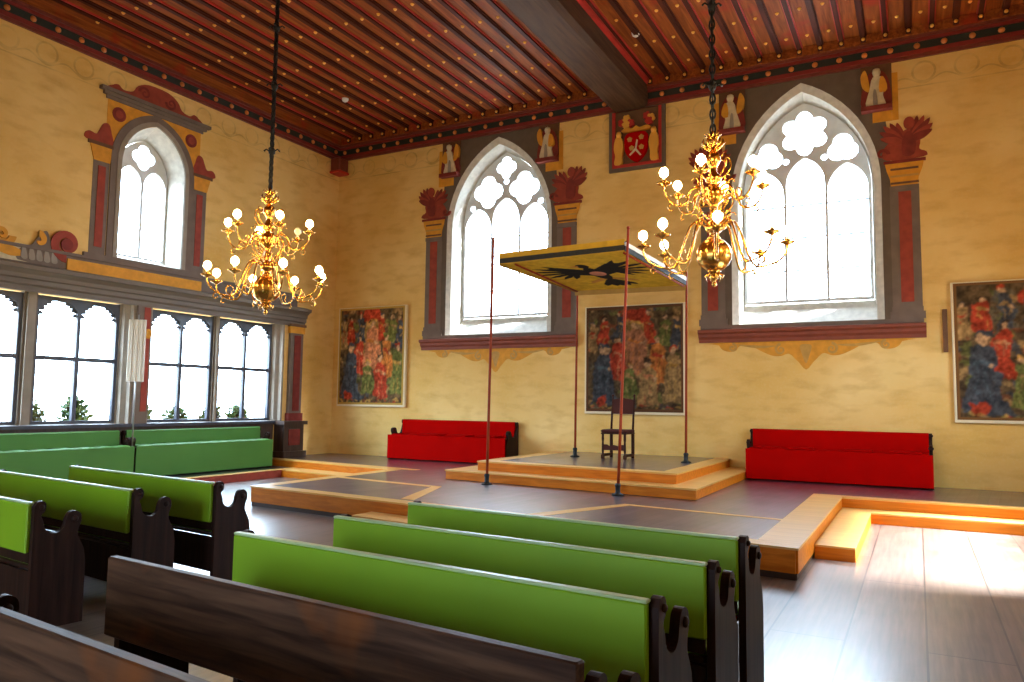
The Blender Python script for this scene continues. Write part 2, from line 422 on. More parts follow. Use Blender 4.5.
# ----------------------------------------------------------------------------- room shell
W1 = dict(c=4.53, hw=1.29); W2 = dict(c=10.77, hw=1.24)
WZ0, WZS, WZA = 2.93, 5.40, 7.34
T = .5
def shell():
    b = MB()
    b.plate([rect(-T, -.3, RW + T, 8.3), arch(W1['c'], W1['hw'], WZ0, WZS, WZA), arch(W2['c'], W2['hw'], WZ0, WZS, WZA)], -T, 0, M['wall'], back)
    struct(b.build('wall_back'), 'cream limewashed wall behind the platform')
    b = MB()
    b.plate([rect(0, -.3, DP, 8.3), rect(1.62, 1.08, 5.0, 3.24), rect(5.28, 1.08, 8.80, 3.24), arch(5.07, .66, 4.02, 5.75, 6.62)], -T, 0, M['wall'], left)
    struct(b.build('wall_left'), 'cream limewashed wall with the low window band')
    b = MB()
    b.plate([rect(0, -.3, DP, 8.3), rect(2.2, 1.9, 5.8, 3.6)], -T, 0, M['wall'], right)
    struct(b.build('wall_right'), 'cream wall at the right side of the hall')
    b = MB()
    b.plate([rect(-T, -.3, RW + T, 8.3), rect(6.0, 1.2, 9.6, 3.4)], -T, 0, M['wall'], rear)
    struct(b.build('wall_rear'), 'cream wall at the rear of the hall')
    b = MB(); b.box((-.0, -DP, -.3), (RW, 0, 0), M['floor']); struct(b.build('floor'), 'dark polished floor boards of the hall')
    # ceiling: boards, battens and gilt studs in one surface
    b = MB(); b.box((-T, -DP - T, CT), (RW + T, T, CT + .25), M['plank'])
    sp = .3445
    k = 0
    while .11 + k * sp < RW:
        x = .11 + k * sp
        if not (7.1 < x < 8.0):
            for w, h, m in ((.065, .03, M['red_edge'] if k % 2 else M['batten']), (.045, .06, M['batten'])):
                b.box((x - w, -DP, CT - h), (x + w - .02, 0, CT + .01), m)
        k += 1
    k = 0
    while .28 + k * sp < RW:
        x = .28 + k * sp; k += 1
        if 7.05 < x < 8.0: continue
        for r in range(18):
            d = .60 + r * .982
            b.lathe([(.0, -.028), (.020, -.022), (.032, -.004), (.034, .012)], M['gold_paint'], (x, -d, CT - .002), 8)
    struct(b.build('ceiling'), 'red brown boarded ceiling with battens and gilt studs')
    b = MB()
    b.plate([[(7.26, CB - .02), (7.86, CB - .02), (7.94, CB + .06), (7.94, CT), (7.18, CT), (7.18, CB + .06)]], .0, DP, M['beam'], lambda u, v, n: (u, -n, v))
    b.box((7.10, -DP, CT - .12), (7.18, 0, CT), M['red_edge']); b.box((7.94, -DP, CT - .12), (8.02, 0, CT), M['red_edge'])
    struct(b.build('ceiling_beam'), 'large dark beam running across the ceiling')
    # cornices
    def cornice(name, L, mp, lab):
        b = MB()
        for (v0, v1, n1, m) in ((CB, CB + .05, .05, M['cornice']), (CB + .05, CB + .12, .085, M['cornice_red']), (CB + .12, CB + .26, .06, M['band']), (CB + .26, CB + .31, .10, M['cornice_red']),
                                (CB + .31, CB + .36, .13, M['cornice']), (CB + .36, CT, .17, M['plank'])):
            b.box((0, v0, -.02), (L, v1, n1), m, mp)
        n = int(L / .40)
        for i in range(n):
            u = .22 + i * .40; p = mp(u, CB + .19, .06)
            q = Vector(mp(u, CB + .19, 1)) - Vector(mp(u, CB + .19, 0))
            R = Vector((0, 0, 1)).rotation_difference(q).to_matrix()
            b.lathe([(.045, -.01), (.05, .015), (.035, .035), (.0, .045)], M['knob'], p, 10, True, R)
        nn = int(L / .3445) if mp is back else 0
        for i in range(nn):
            u = .11 + i * .3445
            b.box((u - .05, CB + .38, .15), (u + .03, CT, .215), M['batten'], mp)
            p = mp(u - .01, CB + .42, .215); q = Vector(mp(u, 0, 1)) - Vector(mp(u, 0, 0)); R = Vector((0, 0, 1)).rotation_difference(q).to_matrix()
            b.lathe([(.032, -.01), (.03, .012), (.0, .03)], M['gold_paint'], p, 8, True, R)
        struct(b.build(name), lab)
    cornice('trim_1', RW, back, 'painted cornice above the back wall with gilt knobs')
    cornice('trim_2', DP, left, 'painted cornice above the left wall with gilt knobs')
    b = MB(); b.box((.0, -.34, 7.07), (.30, .0, CB + .01), M['cornice'], ident, .03); b.box((.0, -.37, 7.05), (.33, 0, 7.12), M['red_edge'], ident, .02)
    struct(b.build('trim_3'), 'small red corbel block in the corner under the cornice')
shell()

# ----------------------------------------------------------------------------- tall windows of the back wall
def pane(loop, n, mp, name, par):
    b = MB(); b.plate([loop], n - .004, n + .004, M['glass'], mp); return b.build(name, par)

def gothic(name, c, hw, style, lab):
    r = sroot(name, lab)
    D = .40
    ghw, gz0, gzs, gza = hw - .20, 3.43, 5.50, 7.12
    if style == 2: ghw = hw - .15
    outer = arch(c, hw, WZ0, WZS, WZA); inner = arch(c, ghw, gz0, gzs, gza)
    b = MB(); b.loft([back(*p, .004) for p in outer], [back(*p, -D - .06) for p in inner], M['reveal']); b.build('reveal', r)
    # tracery plate
    lw = (2 * ghw - .06) / 3; holes = []
    zt = 5.55
    for i in range(3):
        cc = c - ghw + .03 + lw * (i + .5); h = lw / 2 - .024
        top = zt + (.18 if i == 1 else 0)
        A = arch(cc, h, gz0 + .05, top - .12, top + .36, 8)
        holes.append(A)
    if style == 1:
        holes += [foil(c - .455, 6.27, .37, 4), foil(c + .455, 6.27, .37, 4), foil(c, 6.78, .25, 4), circle(c, 6.46, .07, 10), circle(c - .86, 5.93, .07, 10), circle(c + .86, 5.93, .07, 10)]
    else:
        holes += [foil(c, 6.55, .42, 6), foil(c - .64, 6.18, .27, 3), foil(c + .64, 6.18, .27, 3), circle(c - .33, 6.06, .06, 10), circle(c + .33, 6.06, .06, 10)]
    b = MB(); b.plate([inner] + holes, -D - .05, -D + .04, M['tracery'], back); b.build('tracery', r)
    b = MB()
    for z in (4.02, 4.62, 5.22): b.box((c - ghw + .03, z - .012, -D - .03), (c + ghw - .03, z + .012, -D + .005), M['lead'], back)
    b.build('glazing_bar', r)
    pane(inner, -D - .02, back, 'pane', r)
    # border of carved pale stone following the arch
    b = MB(); o2 = arch(c, hw + .015, WZ0, WZS, WZA + .02); i2 = arch(c, hw - .10, WZ0 + .02, WZS, WZA - .13)
    b.loft([back(*p, .012) for p in o2], [back(*p, -.03) for p in i2], M['reveal']); b.build('arch_moulding', r)
    return r
gothic('window_1', W1['c'], W1['hw'], 1, 'tall pointed tracery window behind the canopy')
gothic('window_2', W2['c'], W2['hw'], 2, 'tall pointed tracery window behind the right chandelier')

def lobe_row(c, half, ztop, zbot, s=1):
    P = [(c - half, ztop)]
    seq = [(-1.0, -.10), (-.96, -.26), (-.88, -.34), (-.80, -.30), (-.77, -.18), (-.72, -.12), (-.60, -.18), (-.50, -.34), (-.38, -.50), (-.28, -.52), (-.20, -.44), (-.15, -.52), (-.12, -.62), (-.08, -.74), (0, -1.0)]
    for u, v in seq: P.append((c + u * half, ztop + (ztop - zbot) * v))
    for u, v in reversed(seq[:-1]): P.append((c - u * half, ztop + (ztop - zbot) * v))
    P.append((c + half, ztop))
    return P

def winged(mb, cx, z0, s, n, mp, m, m2):
    """painted crouching winged figure; s = +1 faces right, -1 faces left"""
    f = lambda P: [(cx + s * u, z0 + v) for u, v in P]
    body = smooth_loop([(-.30, .02), (.26, .02), (.30, .10), (.20, .16), (.22, .30), (.14, .42), (.10, .52), (-.02, .50), (-.06, .38), (-.22, .34), (-.34, .20)], 3)
    mb.plate([f(body)], 0, n, m, mp)
    mb.plate([f(circle(.06, .62, .085, 14, .105))], 0, n + .0185, m, mp)
    mb.plate([f(smooth_loop([(-.05, .08), (.12, .08), (.15, .30), (.06, .48), (-.04, .38)], 3))], 0, n + .0165, m2, mp)
    for k, (a, L) in enumerate(((78, .40), (64, .42), (50, .42), (36, .38), (22, .32))):
        a = math.radians(a); bx, by = .10, .34
        tx, ty = bx + L * math.cos(a), by + L * math.sin(a); nx, ny = -math.sin(a) * .045, math.cos(a) * .045
        mb.plate([f(smooth_loop([(bx - nx, by - ny), ((bx + tx) / 2 - nx * 1.5, (by + ty) / 2 - ny * 1.5), (tx, ty), ((bx + tx) / 2 + nx * 1.2, (by + ty) / 2 + ny * 1.2), (bx + nx, by + ny)], 3))], 0, n + .004 + .0022 * k, m if k % 2 else m2, mp)
    for k, (a, L) in enumerate(((100, .36), (115, .40), (130, .42), (146, .40), (162, .34))):
        a = math.radians(a); bx, by = -.06, .30
        tx, ty = bx + L * math.cos(a), by + L * math.sin(a); nx, ny = -math.sin(a) * .045, math.cos(a) * .045
        mb.plate([f(smooth_loop([(bx - nx, by - ny), ((bx + tx) / 2 - nx * 1.5, (by + ty) / 2 - ny * 1.5), (tx, ty), ((bx + tx) / 2 + nx * 1.2, (by + ty) / 2 + ny * 1.2), (bx + nx, by + ny)], 3))], 0, n + .0051 + .0022 * k, m2 if k % 2 else m, mp)
    add_spiral(mb, cx - s * .36, z0 + .12, .13, .06, .001, n + .026, m2, mp, .95, 0, s)

def carved_figure(par, cx, z0, s, mp):
    """seated white-robed figure with red mantle under a small canopy, in relief"""
    b = MB(); f = lambda P: [(cx + s * u, z0 + v) for u, v in P]
    b.plate([f(rect(-.24, -.02, .24, .80))], 0, .02, M['mural_brown'], mp)
    b.plate([f(smooth_loop([(-.22, .0), (.20, .0), (.22, .3), (.16, .55), (.05, .66), (-.10, .62), (-.20, .4)], 3))], .0, .07, M['mural_red2'], mp)
    b.plate([f(smooth_loop([(-.16, .0), (.13, .0), (.10, .20), (.13, .34), (.08, .52), (-.05, .52), (-.10, .32)], 3))], .0, .12, M['mural_cream'], mp)
    b.plate([f(smooth_loop([(.05, .25), (.17, .30), (.12, .50), (.06, .48)], 3))], .0, .14, M['mural_gold'], mp)
    b.plate([f(smooth_loop([(-.10, .30), (-.20, .36), (-.24, .56), (-.17, .68), (-.12, .52)], 3))], .0, .10, M['mural_gold'], mp)
    b.plate([f(smooth_loop([(-.05, .02), (.02, .02), (.0, .28), (-.04, .28)], 3))], .0, .135, M['stone'], mp)
    b.plate([f(rect(-.24, -.06, .24, .02))], 0, .16, M['mural_red2'], mp)
    q = mp(cx + s * .01, z0 + .61, .10)
    b.lathe([(.0, -.085), (.05, -.06), (.068, 0), (.055, .05), (.0, .08)], M['mural_cream'], q, 10)
    b.build('carved_figure', par)

def surround(name, W, lab, figs):
    """painted framework round a tall window, with moulded sill"""
    c, hw = W['c'], W['hw']; r = sroot(name, lab)
    n = .006
    # grey painted arch band between stone arch and pilasters
    top = CB - .0
    b = MB()
    outer = [(c - hw - .16, WZ0), (c - hw + .0, WZ0)] + list(reversed(arch(c, hw, WZ0, WZS, WZA)[2:])) + [(c + hw, WZ0), (c + hw + .16, WZ0), (c + hw + .16, 6.0), (c + hw + .10, 6.5), (c + 1.12, top), (c - 1.12, top), (c - hw - .10, 6.5), (c - hw - .16, 6.0)]
    b.plate([outer], 0, n, M['stone_dark'], back); b.build('arch_band', r)
    for s in (-1, 1):
        e = c + s * (hw + .16); R = lambda u0, u1, v0, v1: rect(min(e + s * u0, e + s * u1), v0, max(e + s * u0, e + s * u1), v1)
        b = MB()
        b.plate([R(-.02, .42, 3.02, 5.27)], 0, n + .004, M['mural_grey'], back)
        b.plate([R(.11, .30, 3.30, 5.17)], 0, n + .012, M['mural_red'], back)
        for (u0, u1, v0, v1) in ((-.06, .46, 3.02, 3.14), (-.03, .43, 3.14, 3.22), (-.02, .42, 5.19, 5.27)): b.plate([R(u0, u1, v0, v1)], 0, n + .03, M['mural_grey'], back)
        b.build('pilaster', r)
        b = MB()
        cap = [(e + s * .0, 5.27), (e + s * .40, 5.27), (e + s * .42, 5.40), (e + s * .48, 5.56), (e + s * .50, 5.66), (e - s * .08, 5.66), (e - s * .06, 5.55), (e - s * .01, 5.40)]
        b.plate([cap], 0, n + .016, M['mural_gold'], back)
        for v in (5.30, 5.42, 5.54): b.plate([R(.0, .42, v, v + .035)], 0, n + .024, M['mural_brown'] if v != 5.42 else M['frame_gold'], back)
        b.plate([R(-.10, .53, 5.66, 5.71)], 0, n + .03, M['mural_red2'], back)
        b.build('capital', r)
        b = MB(); winged(b, e + s * .24, 5.71, s, n + .012, back, M['mural_red'], M['mural_red2']); b.build('winged_figure', r)
        # gold strip and figure in the upper corner
        b = MB(); u = c + s * 1.15
        b.plate([rect(min(u, u + s * .298), 6.42, max(u, u + s * .298), 6.72)], 0, n + .01, M['mural_gold'], back)
        b.plate([rect(min(u + s * .30, u + s * .40), 6.42, max(u + s * .30, u + s * .40), 7.25)], 0, n + .01, M['mural_gold'], back)
        b.build('gold_bracket', r)
        if figs: carved_figure(r, c + s * 1.22, 6.66, s, back)
    # projecting sill
    b = MB(); L0, L1 = c - hw - .62, c + hw + .62
    prof = [(0, 2.70), (.05, 2.70), (.06, 2.76), (.10, 2.80), (.11, 2.85), (.16, 2.88), (.16, 2.93), (0, 2.95)]
    b.plate([[(p[0], p[1]) for p in prof]], L0, L1, M['sill_red'], lambda u, v, n_: (n_, -u, v)); b.build('moulded_sill', r)
    b = MB(); b.plate([rect(L0 + .03, 2.95, L1 - .03, 3.02)], 0, .05, M['mural_grey'], back); b.build('sill_course', r)
    b = MB(); b.plate([smooth_loop(lobe_row(c, hw + .26, 2.70, 2.19), 3)], 0, n, M['mural_gold'], back)
    for s in (-1, 1):
        add_spiral(b, c + s * (hw + .02), 2.60, .10, .05, 0, n + .006, M['frame_gold'], back, 1.4, PI / 2, s)
        add_spiral(b, c + s * .42, 2.55, .12, .05, 0, n + .006, M['frame_gold'], back, 1.4, PI / 2, -s)
        b.plate([smooth_loop([(c + s * .5, 2.62), (c + s * .8, 2.58), (c + s * 1.2, 2.66), (c + s * .8, 2.63)], 4)], 0, n + .006, M['frame_gold'], back)
    b.plate([smooth_loop([(c - .09, 2.62), (c + .09, 2.62), (c + .06, 2.45), (c, 2.30), (c - .06, 2.45)], 4)], 0, n + .006, M['frame_gold'], back)
    b.build('scroll_pendant', r)
surround('trim_4', W1, 'painted pilaster frame of the left tall window', True)
surround('trim_5', W2, 'painted pilaster frame of the right tall window', True)

# ----------------------------------------------------------------------------- upper small window of the left wall
def upper_left():
    c = 5.07; r = sroot('window_3', 'small arched window high in the left wall')
    outer = arch(c, .66, 4.02, 5.75, 6.62); inner = arch(5.03, .53, 4.16, 5.72, 6.42)
    b = MB(); b.loft([left(*p, .004) for p in outer], [left(*p, -.47) for p in inner], M['reveal']); b.build('reveal', r)
    h = []
    for s in (-1, 1): h.append(arch(5.03 + s * .262, .235, 4.19, 5.55, 5.88, 8))
    h.append(foil(5.03, 6.10, .24, 4))
    b = MB(); b.plate([inner] + h, -.45, -.38, M['tracery'], left); b.build('tracery', r)
    pane(inner, -.42, left, 'pane', r)
    t = sroot('trim_6', 'painted frame of the small arched window')
    n = .006
    b = MB(); b.plate([arch(c, .87, 3.98, 5.80, 6.83), arch(c, .665, 4.02, 5.75, 6.625)], 0, .02, M['mural_grey'], left)
    b.plate([arch(c, .75, 3.98, 5.78, 6.71), arch(c, .665, 4.02, 5.75, 6.625)], 0, .03, M['stone'], left); b.build('arch_band', t)
    b = MB(); b.plate([[(c - .98, 5.66), (c - .87, 5.66)] + [p for p in reversed(arch(c, .87, 3.98, 5.80, 6.80)[2:])] + [(c + .87, 5.66), (c + .98, 5.66), (c + .98, 6.82), (c - .98, 6.82)]], 0, n, M['mural_gold'], left)
    for s in (-1, 1): b.plate([circle(c + s * .76, 6.60, .13, 18)], 0, n + .01, M['mural_red2'], left); b.plate([circle(c + s * .76, 6.60, .075, 14)], 0, n + .014, M['mural_red'], left)
    b.build('spandrel', t)
    b = MB()
    for (e, v0, v1, nn) in ((1.02, 6.82, 6.88, .03), (1.08, 6.88, 6.94, .06), (1.15, 6.94, 7.00, .10)): b.box((c - e, v0, 0), (c + e, v1, nn), M['mural_grey'], left)
    b.build('entablature', t)
    b = MB(); b.plate([smooth_loop([(c - .88, 7.0), (c + .88, 7.0), (c + .90, 7.10), (c + .80, 7.14), (c + .70, 7.08), (c + .52, 7.12), (c + .42, 7.26), (c + .2, 7.36), (c - .2, 7.36), (c - .42, 7.26), (c - .52, 7.12), (c - .70, 7.08), (c - .80, 7.14), (c - .90, 7.10)], 3)], 0, n + .004, M['mural_red'], left)
    for s in (-1, 1): add_spiral(b, c + s * .28, 7.17, .14, .05, 0, n + .01, M['mural_red2'], left, 1.4, 0, s)
    b.build('pediment', t)
    for s in (-1, 1):
        e = c + s * .88; R = lambda u0, u1, v0, v1: rect(min(e + s * u0, e + s * u1), v0, max(e + s * u0, e + s * u1), v1)
        b = MB(); b.plate([R(0, .30, 4.02, 5.66)], 0, n, M['mural_grey'], left); b.plate([R(.07, .21, 4.15, 5.58)], 0, n + .008, M['mural_red'], left); b.build('pilaster', t)
        b = MB(); b.plate([[(e, 5.66), (e + s * .30, 5.66), (e + s * .38, 5.95), (e - s * .03, 5.95)]], 0, n + .012, M['mural_gold'], left); b.plate([R(-.04, .42, 5.93, 5.99)], 0, n + .02, M['mural_brown'], left); b.build('capital', t)
        b = MB(); b.plate([[(e + s * u, v) for u, v in smooth_loop([(-.02, 5.99), (.44, 5.99), (.48, 6.08), (.40, 6.14), (.28, 6.12), (.22, 6.22), (.16, 6.34), (.06, 6.36), (0, 6.2)], 3)]], 0, n + .008, M['mural_red'], left); b.build('scroll_ornament', t)
    b = MB(); b.box((c - 1.28, 3.92, 0), (c + 1.28, 4.02, .05), M['mural_grey'], left); b.build('sill_course', t)
upper_left()

# ----------------------------------------------------------------------------- low window band on the left wall
def casement(par, u0, u1, mp, n):
    z0, z1 = 1.09, 3.22; fw = .055; mid = (u0 + u1) / 2; tr = 2.19
    holes = [rect(u0 + fw, z0 + fw, mid - .035, tr - .035), rect(mid + .035, z0 + fw, u1 - fw, tr - .035)]
    for a, b_ in ((u0 + fw, mid - .03), (mid + .03, u1 - fw)):
        w = b_ - a; P = [(a, tr + .035), (b_, tr + .035), (b_, 2.86)]
        for k in range(1, 12):
            t = PI * k / 12; r_ = 1 + .035 * math.sin(k * 2.6)
            P.append(((a + b_) / 2 + w / 2 * math.cos(t), 2.86 + .29 * math.sin(t) ** .7 * r_))
        P.append((a, 2.86)); holes.append(P)
    b = MB(); b.plate([rect(u0, z0, u1, z1)] + holes, n - .03, n + .04, M['casement'], mp); o = b.build('casement_frame', par)
    b = MB(); b.plate([rect(u0 + .02, z0 + .02, u1 - .02, z1 - .02)], n - .004, n + .004, M['glass'], mp); b.build('pane', o)
    # leafy cresting cut in the heads
    b = MB()
    for a, b_ in ((u0 + fw, mid - .03), (mid + .03, u1 - fw)):
        for s, x in ((1, a), (-1, b_)):
            for (dx, dz, rr) in ((.05, 3.02, .05), (.10, 3.08, .045), (.17, 3.12, .04), (.04, 2.93, .035)): b.plate([foil(x + s * dx, dz, rr, 3, PI / 2, 18)], n - .012, n + .02, M['casement'], mp)
    b.build('cresting', o)

def band():
    G = -.25
    for nm, us, lab in (('window_4', ((1.80, 3.27), (3.40, 4.87)), 'low casement window right of the central pilaster'), ('window_5', ((5.46, 6.93), (7.14, 8.61)), 'low casement window at the left edge')):
        r = sroot(nm, lab)
        for u0, u1 in us: casement(r, u0, u1, left, G)
        lo, hi = (1.62, 5.0) if nm == 'window_4' else (5.28, 8.80)
        a, b_ = us[0][1], us[1][0]
        b = MB(); b.box((a, 1.08, G - .05), (b_, 3.24, G + .08), M['dado'], left); b.box((a + .04, 1.08, G + .08), (b_ - .04, 3.24, G + .12), M['stone'], left); b.build('mullion', r)
        for (e, g) in ((lo, us[0][0]), (hi, us[1][1])):
            s = 1 if g > e else -1
            b = MB(); b.plate([[(e, .0), (e + s * .05, .0), (e + s * .06, -.08), (g - s * .04, -.12), (g - s * .03, G + .05), (g, G + .05), (g, G - .10), (e, G - .10)]], 1.08, 3.24, M['stone'], lambda u, v, n_: (v, -u, n_)); b.build('jamb', r)
        b = MB(); b.box((lo, 1.02, G - .1), (hi, 1.09, .0), M['dado'], left); b.build('window_ledge', r)
    t = sroot('trim_7', 'moulded framework of the low window band')
    # cornice over the band
    b = MB(); prof = [(0, 3.22), (.06, 3.22), (.06, 3.30), (.10, 3.33), (.10, 3.40), (.13, 3.42), (.14, 3.48), (.20, 3.53), (.25, 3.55), (.26, 3.61), (.06, 3.66), (0, 3.66)]
    b.plate([prof], 1.06, 12.0, M['dado'], lambda u, v, n_: (u, -n_, v)); b.build('band_cornice', t)
    b = MB(); b.box((1.3, 3.66, 0), (12.0, 3.93, .035), M['mural_grey'], left); b.box((1.3, 3.90, 0), (12.0, 3.95, .07), M['mural_grey'], left); b.build('upper_course', t)
    b = MB(); b.box((3.95, 3.66, 0), (6.62, 3.85, .06), M['mural_gold'], left); b.build('gold_panel', t)
    def pil(u0, u1, x, nm='pilaster'):
        b = MB(); b.box((u0, 1.08, 0), (u1, 3.05, x), M['mural_grey'], left); b.box((u0 + .08, 1.3, x), (u1 - .1, 3.0, x + .015), M['mural_red2'], left)
        b.box((u0 - .03, 1.08, 0), (u1 + .03, 1.25, x + .03), M['mural_red2'], left); b.build(nm, t)
        b = MB(); b.box((u0 - .02, 3.05, 0), (u1 + .02, 3.24, x + .03), M['mural_gold'], left); b.box((u0 - .04, 3.20, 0), (u1 + .04, 3.26, x + .05), M['mural_brown'], left); b.build('capital', t)
    pil(1.12, 1.50, .08)
    b = MB(); b.box((5.0, 1.08, 0), (5.28, 3.24, .05), M['mural_grey'], left); b.box((5.03, 1.3, .05), (5.15, 3.20, .06), M['mural_red'], left)
    q = left(5.08, 2.72, .06); b.lathe([(.09, -.01), (.09, .02), (.05, .05), (.0, .055)], M['mural_gold'], q, 14, True, Matrix.Rotation(PI / 2, 3, 'Y')); b.build('pilaster', t)
    b = MB(); b.box((1.18, 1.0, 0), (1.9, 1.08, .36), M['wainscot'], left); b.box((1.24, .42, 0), (1.84, 1.0, .30), M['wainscot'], left); b.box((1.20, HD, 0), (1.88, .42, .36), M['wainscot'], left)
    b.box((1.36, .55, .30), (1.70, .90, .315), M['mural_red2'], left); b.build('pedestal', t)
    b = MB(); b.box((1.9, .143, 0), (12.0, 1.04, .04), M['wainscot'], left); b.box((1.9, 1.03, 0), (12.0, 1.085, .10), M['casement'], left)
    for u in np.arange(2.2, 11.8, .8): b.box((u, .3, .04), (u + .6, .9, .055), M['wainscot'], left)
    b.build('wainscot_panel', t)
    # painted volutes beside the small window
    t = sroot('trim_8', 'painted scrollwork left of the small arched window')
    b = MB(); add_spiral(b, 6.64, 4.08, .31, .15, .03, .055, M['mural_red'], left, 1.5, -PI / 2, 1); b.plate([circle(6.64, 4.08, .10, 14)], .03, .058, M['mural_red2'], left)
    b.build('red_volute', t)
    b = MB(); b.plate([rect(6.95, 3.68, 11.5, 3.96)], .036, .040, M['mural_cream'], left)
    add_spiral(b, 7.66, 4.05, .22, .11, .03, .056, M['mural_gold'], left, 1.4, PI, 1); add_spiral(b, 7.10, 4.06, .17, .11, .03, .058, M['mural_gold'], left, .7, PI / 2, 1)
    b.plate([smooth_loop([(8.2, 3.76), (7.8, 3.80), (7.5, 3.74), (7.3, 3.80), (7.5, 3.90), (7.9, 3.92)], 4)], .03, .052, M['mural_gold'], left); b.build('gold_volute', t)
    b = MB(); b.plate([smooth_loop([(6.75, 3.70), (7.4, 3.70), (7.36, 3.90), (7.2, 3.98), (7.08, 4.16), (6.98, 4.24), (6.92, 4.12), (6.86, 4.0), (6.78, 3.9)], 3)], .03, .045, M['mural_grey'], left)
    for i in range(5): b.plate([smooth_loop([(6.78 + .12 * i, 3.74), (6.88 + .12 * i, 3.74), (6.87 + .12 * i, 3.92), (6.82 + .12 * i, 3.90)], 3)], .03, .050 + .002 * i, M['stone'], left)
    b.build('grey_acanthus', t)
band()

# unseen windows added in the right and rear walls to light the hall
def added_window(name, mp, u0, u1, z0, z1, lab, k):
    r = sroot(name, lab); w = (u1 - u0) / k
    holes = [rect(u0 + i * w + .07, a, u0 + (i + 1) * w - .07, b_) for i in range(k) for a, b_ in ((z0 + .08, (z0 + z1) / 2 - .04), ((z0 + z1) / 2 + .04, z1 - .08))]
    b = MB(); b.plate([rect(u0, z0, u1, z1)] + holes, -.28, -.2, M['casement'], mp); b.build('casement_frame', r)
    pane(rect(u0 + .02, z0 + .02, u1 - .02, z1 - .02), -.24, mp, 'pane', r)
added_window('added_window_6', right, 2.2, 5.8, 1.9, 3.6, 'unseen casement band added in the right wall to light the recess floor', 4)
added_window('added_window_7', rear, 6.0, 9.6, 1.2, 3.4, 'unseen casement window added in the rear wall to light the bench backs', 4)

# shrubs outside the low windows
def shrub(u, x, r, h, mat, lab):
    b = MB(); rnd = random.Random(int(u * 100))
    for i in range(480):
        a = rnd.random() * 2 * PI; t = rnd.random() ** .6; rr = 1.15 * r * t * rnd.uniform(.5, 1); z = .02 + 1.35 * h * rnd.random() * (1 - .5 * t * t)
        p = Vector((rr * .6 * math.cos(a), rr * math.sin(a), z)); d = Vector((rnd.uniform(-1, 1), rnd.uniform(-1, 1), rnd.uniform(-.2, 1))).normalized(); s = d.cross(Vector((rnd.random(), rnd.random(), rnd.random())).normalized()).normalized()
        L = rnd.uniform(.08, .15)
        b.add([p, p + d * L * .5 + s * L * .32, p + d * L, p + d * L * .5 - s * L * .32], [(0, 1, 2, 3)], mat)
    o = thing('potted_shrub', lab, 'plant', (x, -u, .93), 0, 'shrubs outside the low windows')
    b.build('foliage', o)
    b = MB(); b.lathe([(.0, -.14), (.09, -.14), (.13, .06), (.115, .06), (.10, .04), (.0, .03)], M['mural_red2'], (0, 0, 0), 14); b.build('pot', o)
shrub(6.62, -.78, .26, .36, M['leaf2'], 'low pale shrub outside left casement pane of far left window')
shrub(5.86, -.78, .24, .46, M['leaf'], 'tallest green shrub outside window behind the white panel stand')
shrub(4.60, -.78, .28, .40, M['leaf2'], 'olive shrub outside window just right of the white panel stand')
shrub(3.75, -.78, .24, .30, M['leaf'], 'small shrub outside window between olive shrub and mullion')
shrub(2.9, -.78, .24, .32, M['leaf2'], 'small pale shrub outside window right of the mullion')
shrub(2.2, -.78, .28, .34, M['leaf'], 'green shrub outside window nearest the corner pedestal')
b = MB(); b.box((-1.0, -9.0, .70), (-.55, -1.5, .78), M['stone']); struct(b.build('trim_9'), 'stone ledge outside the low windows')

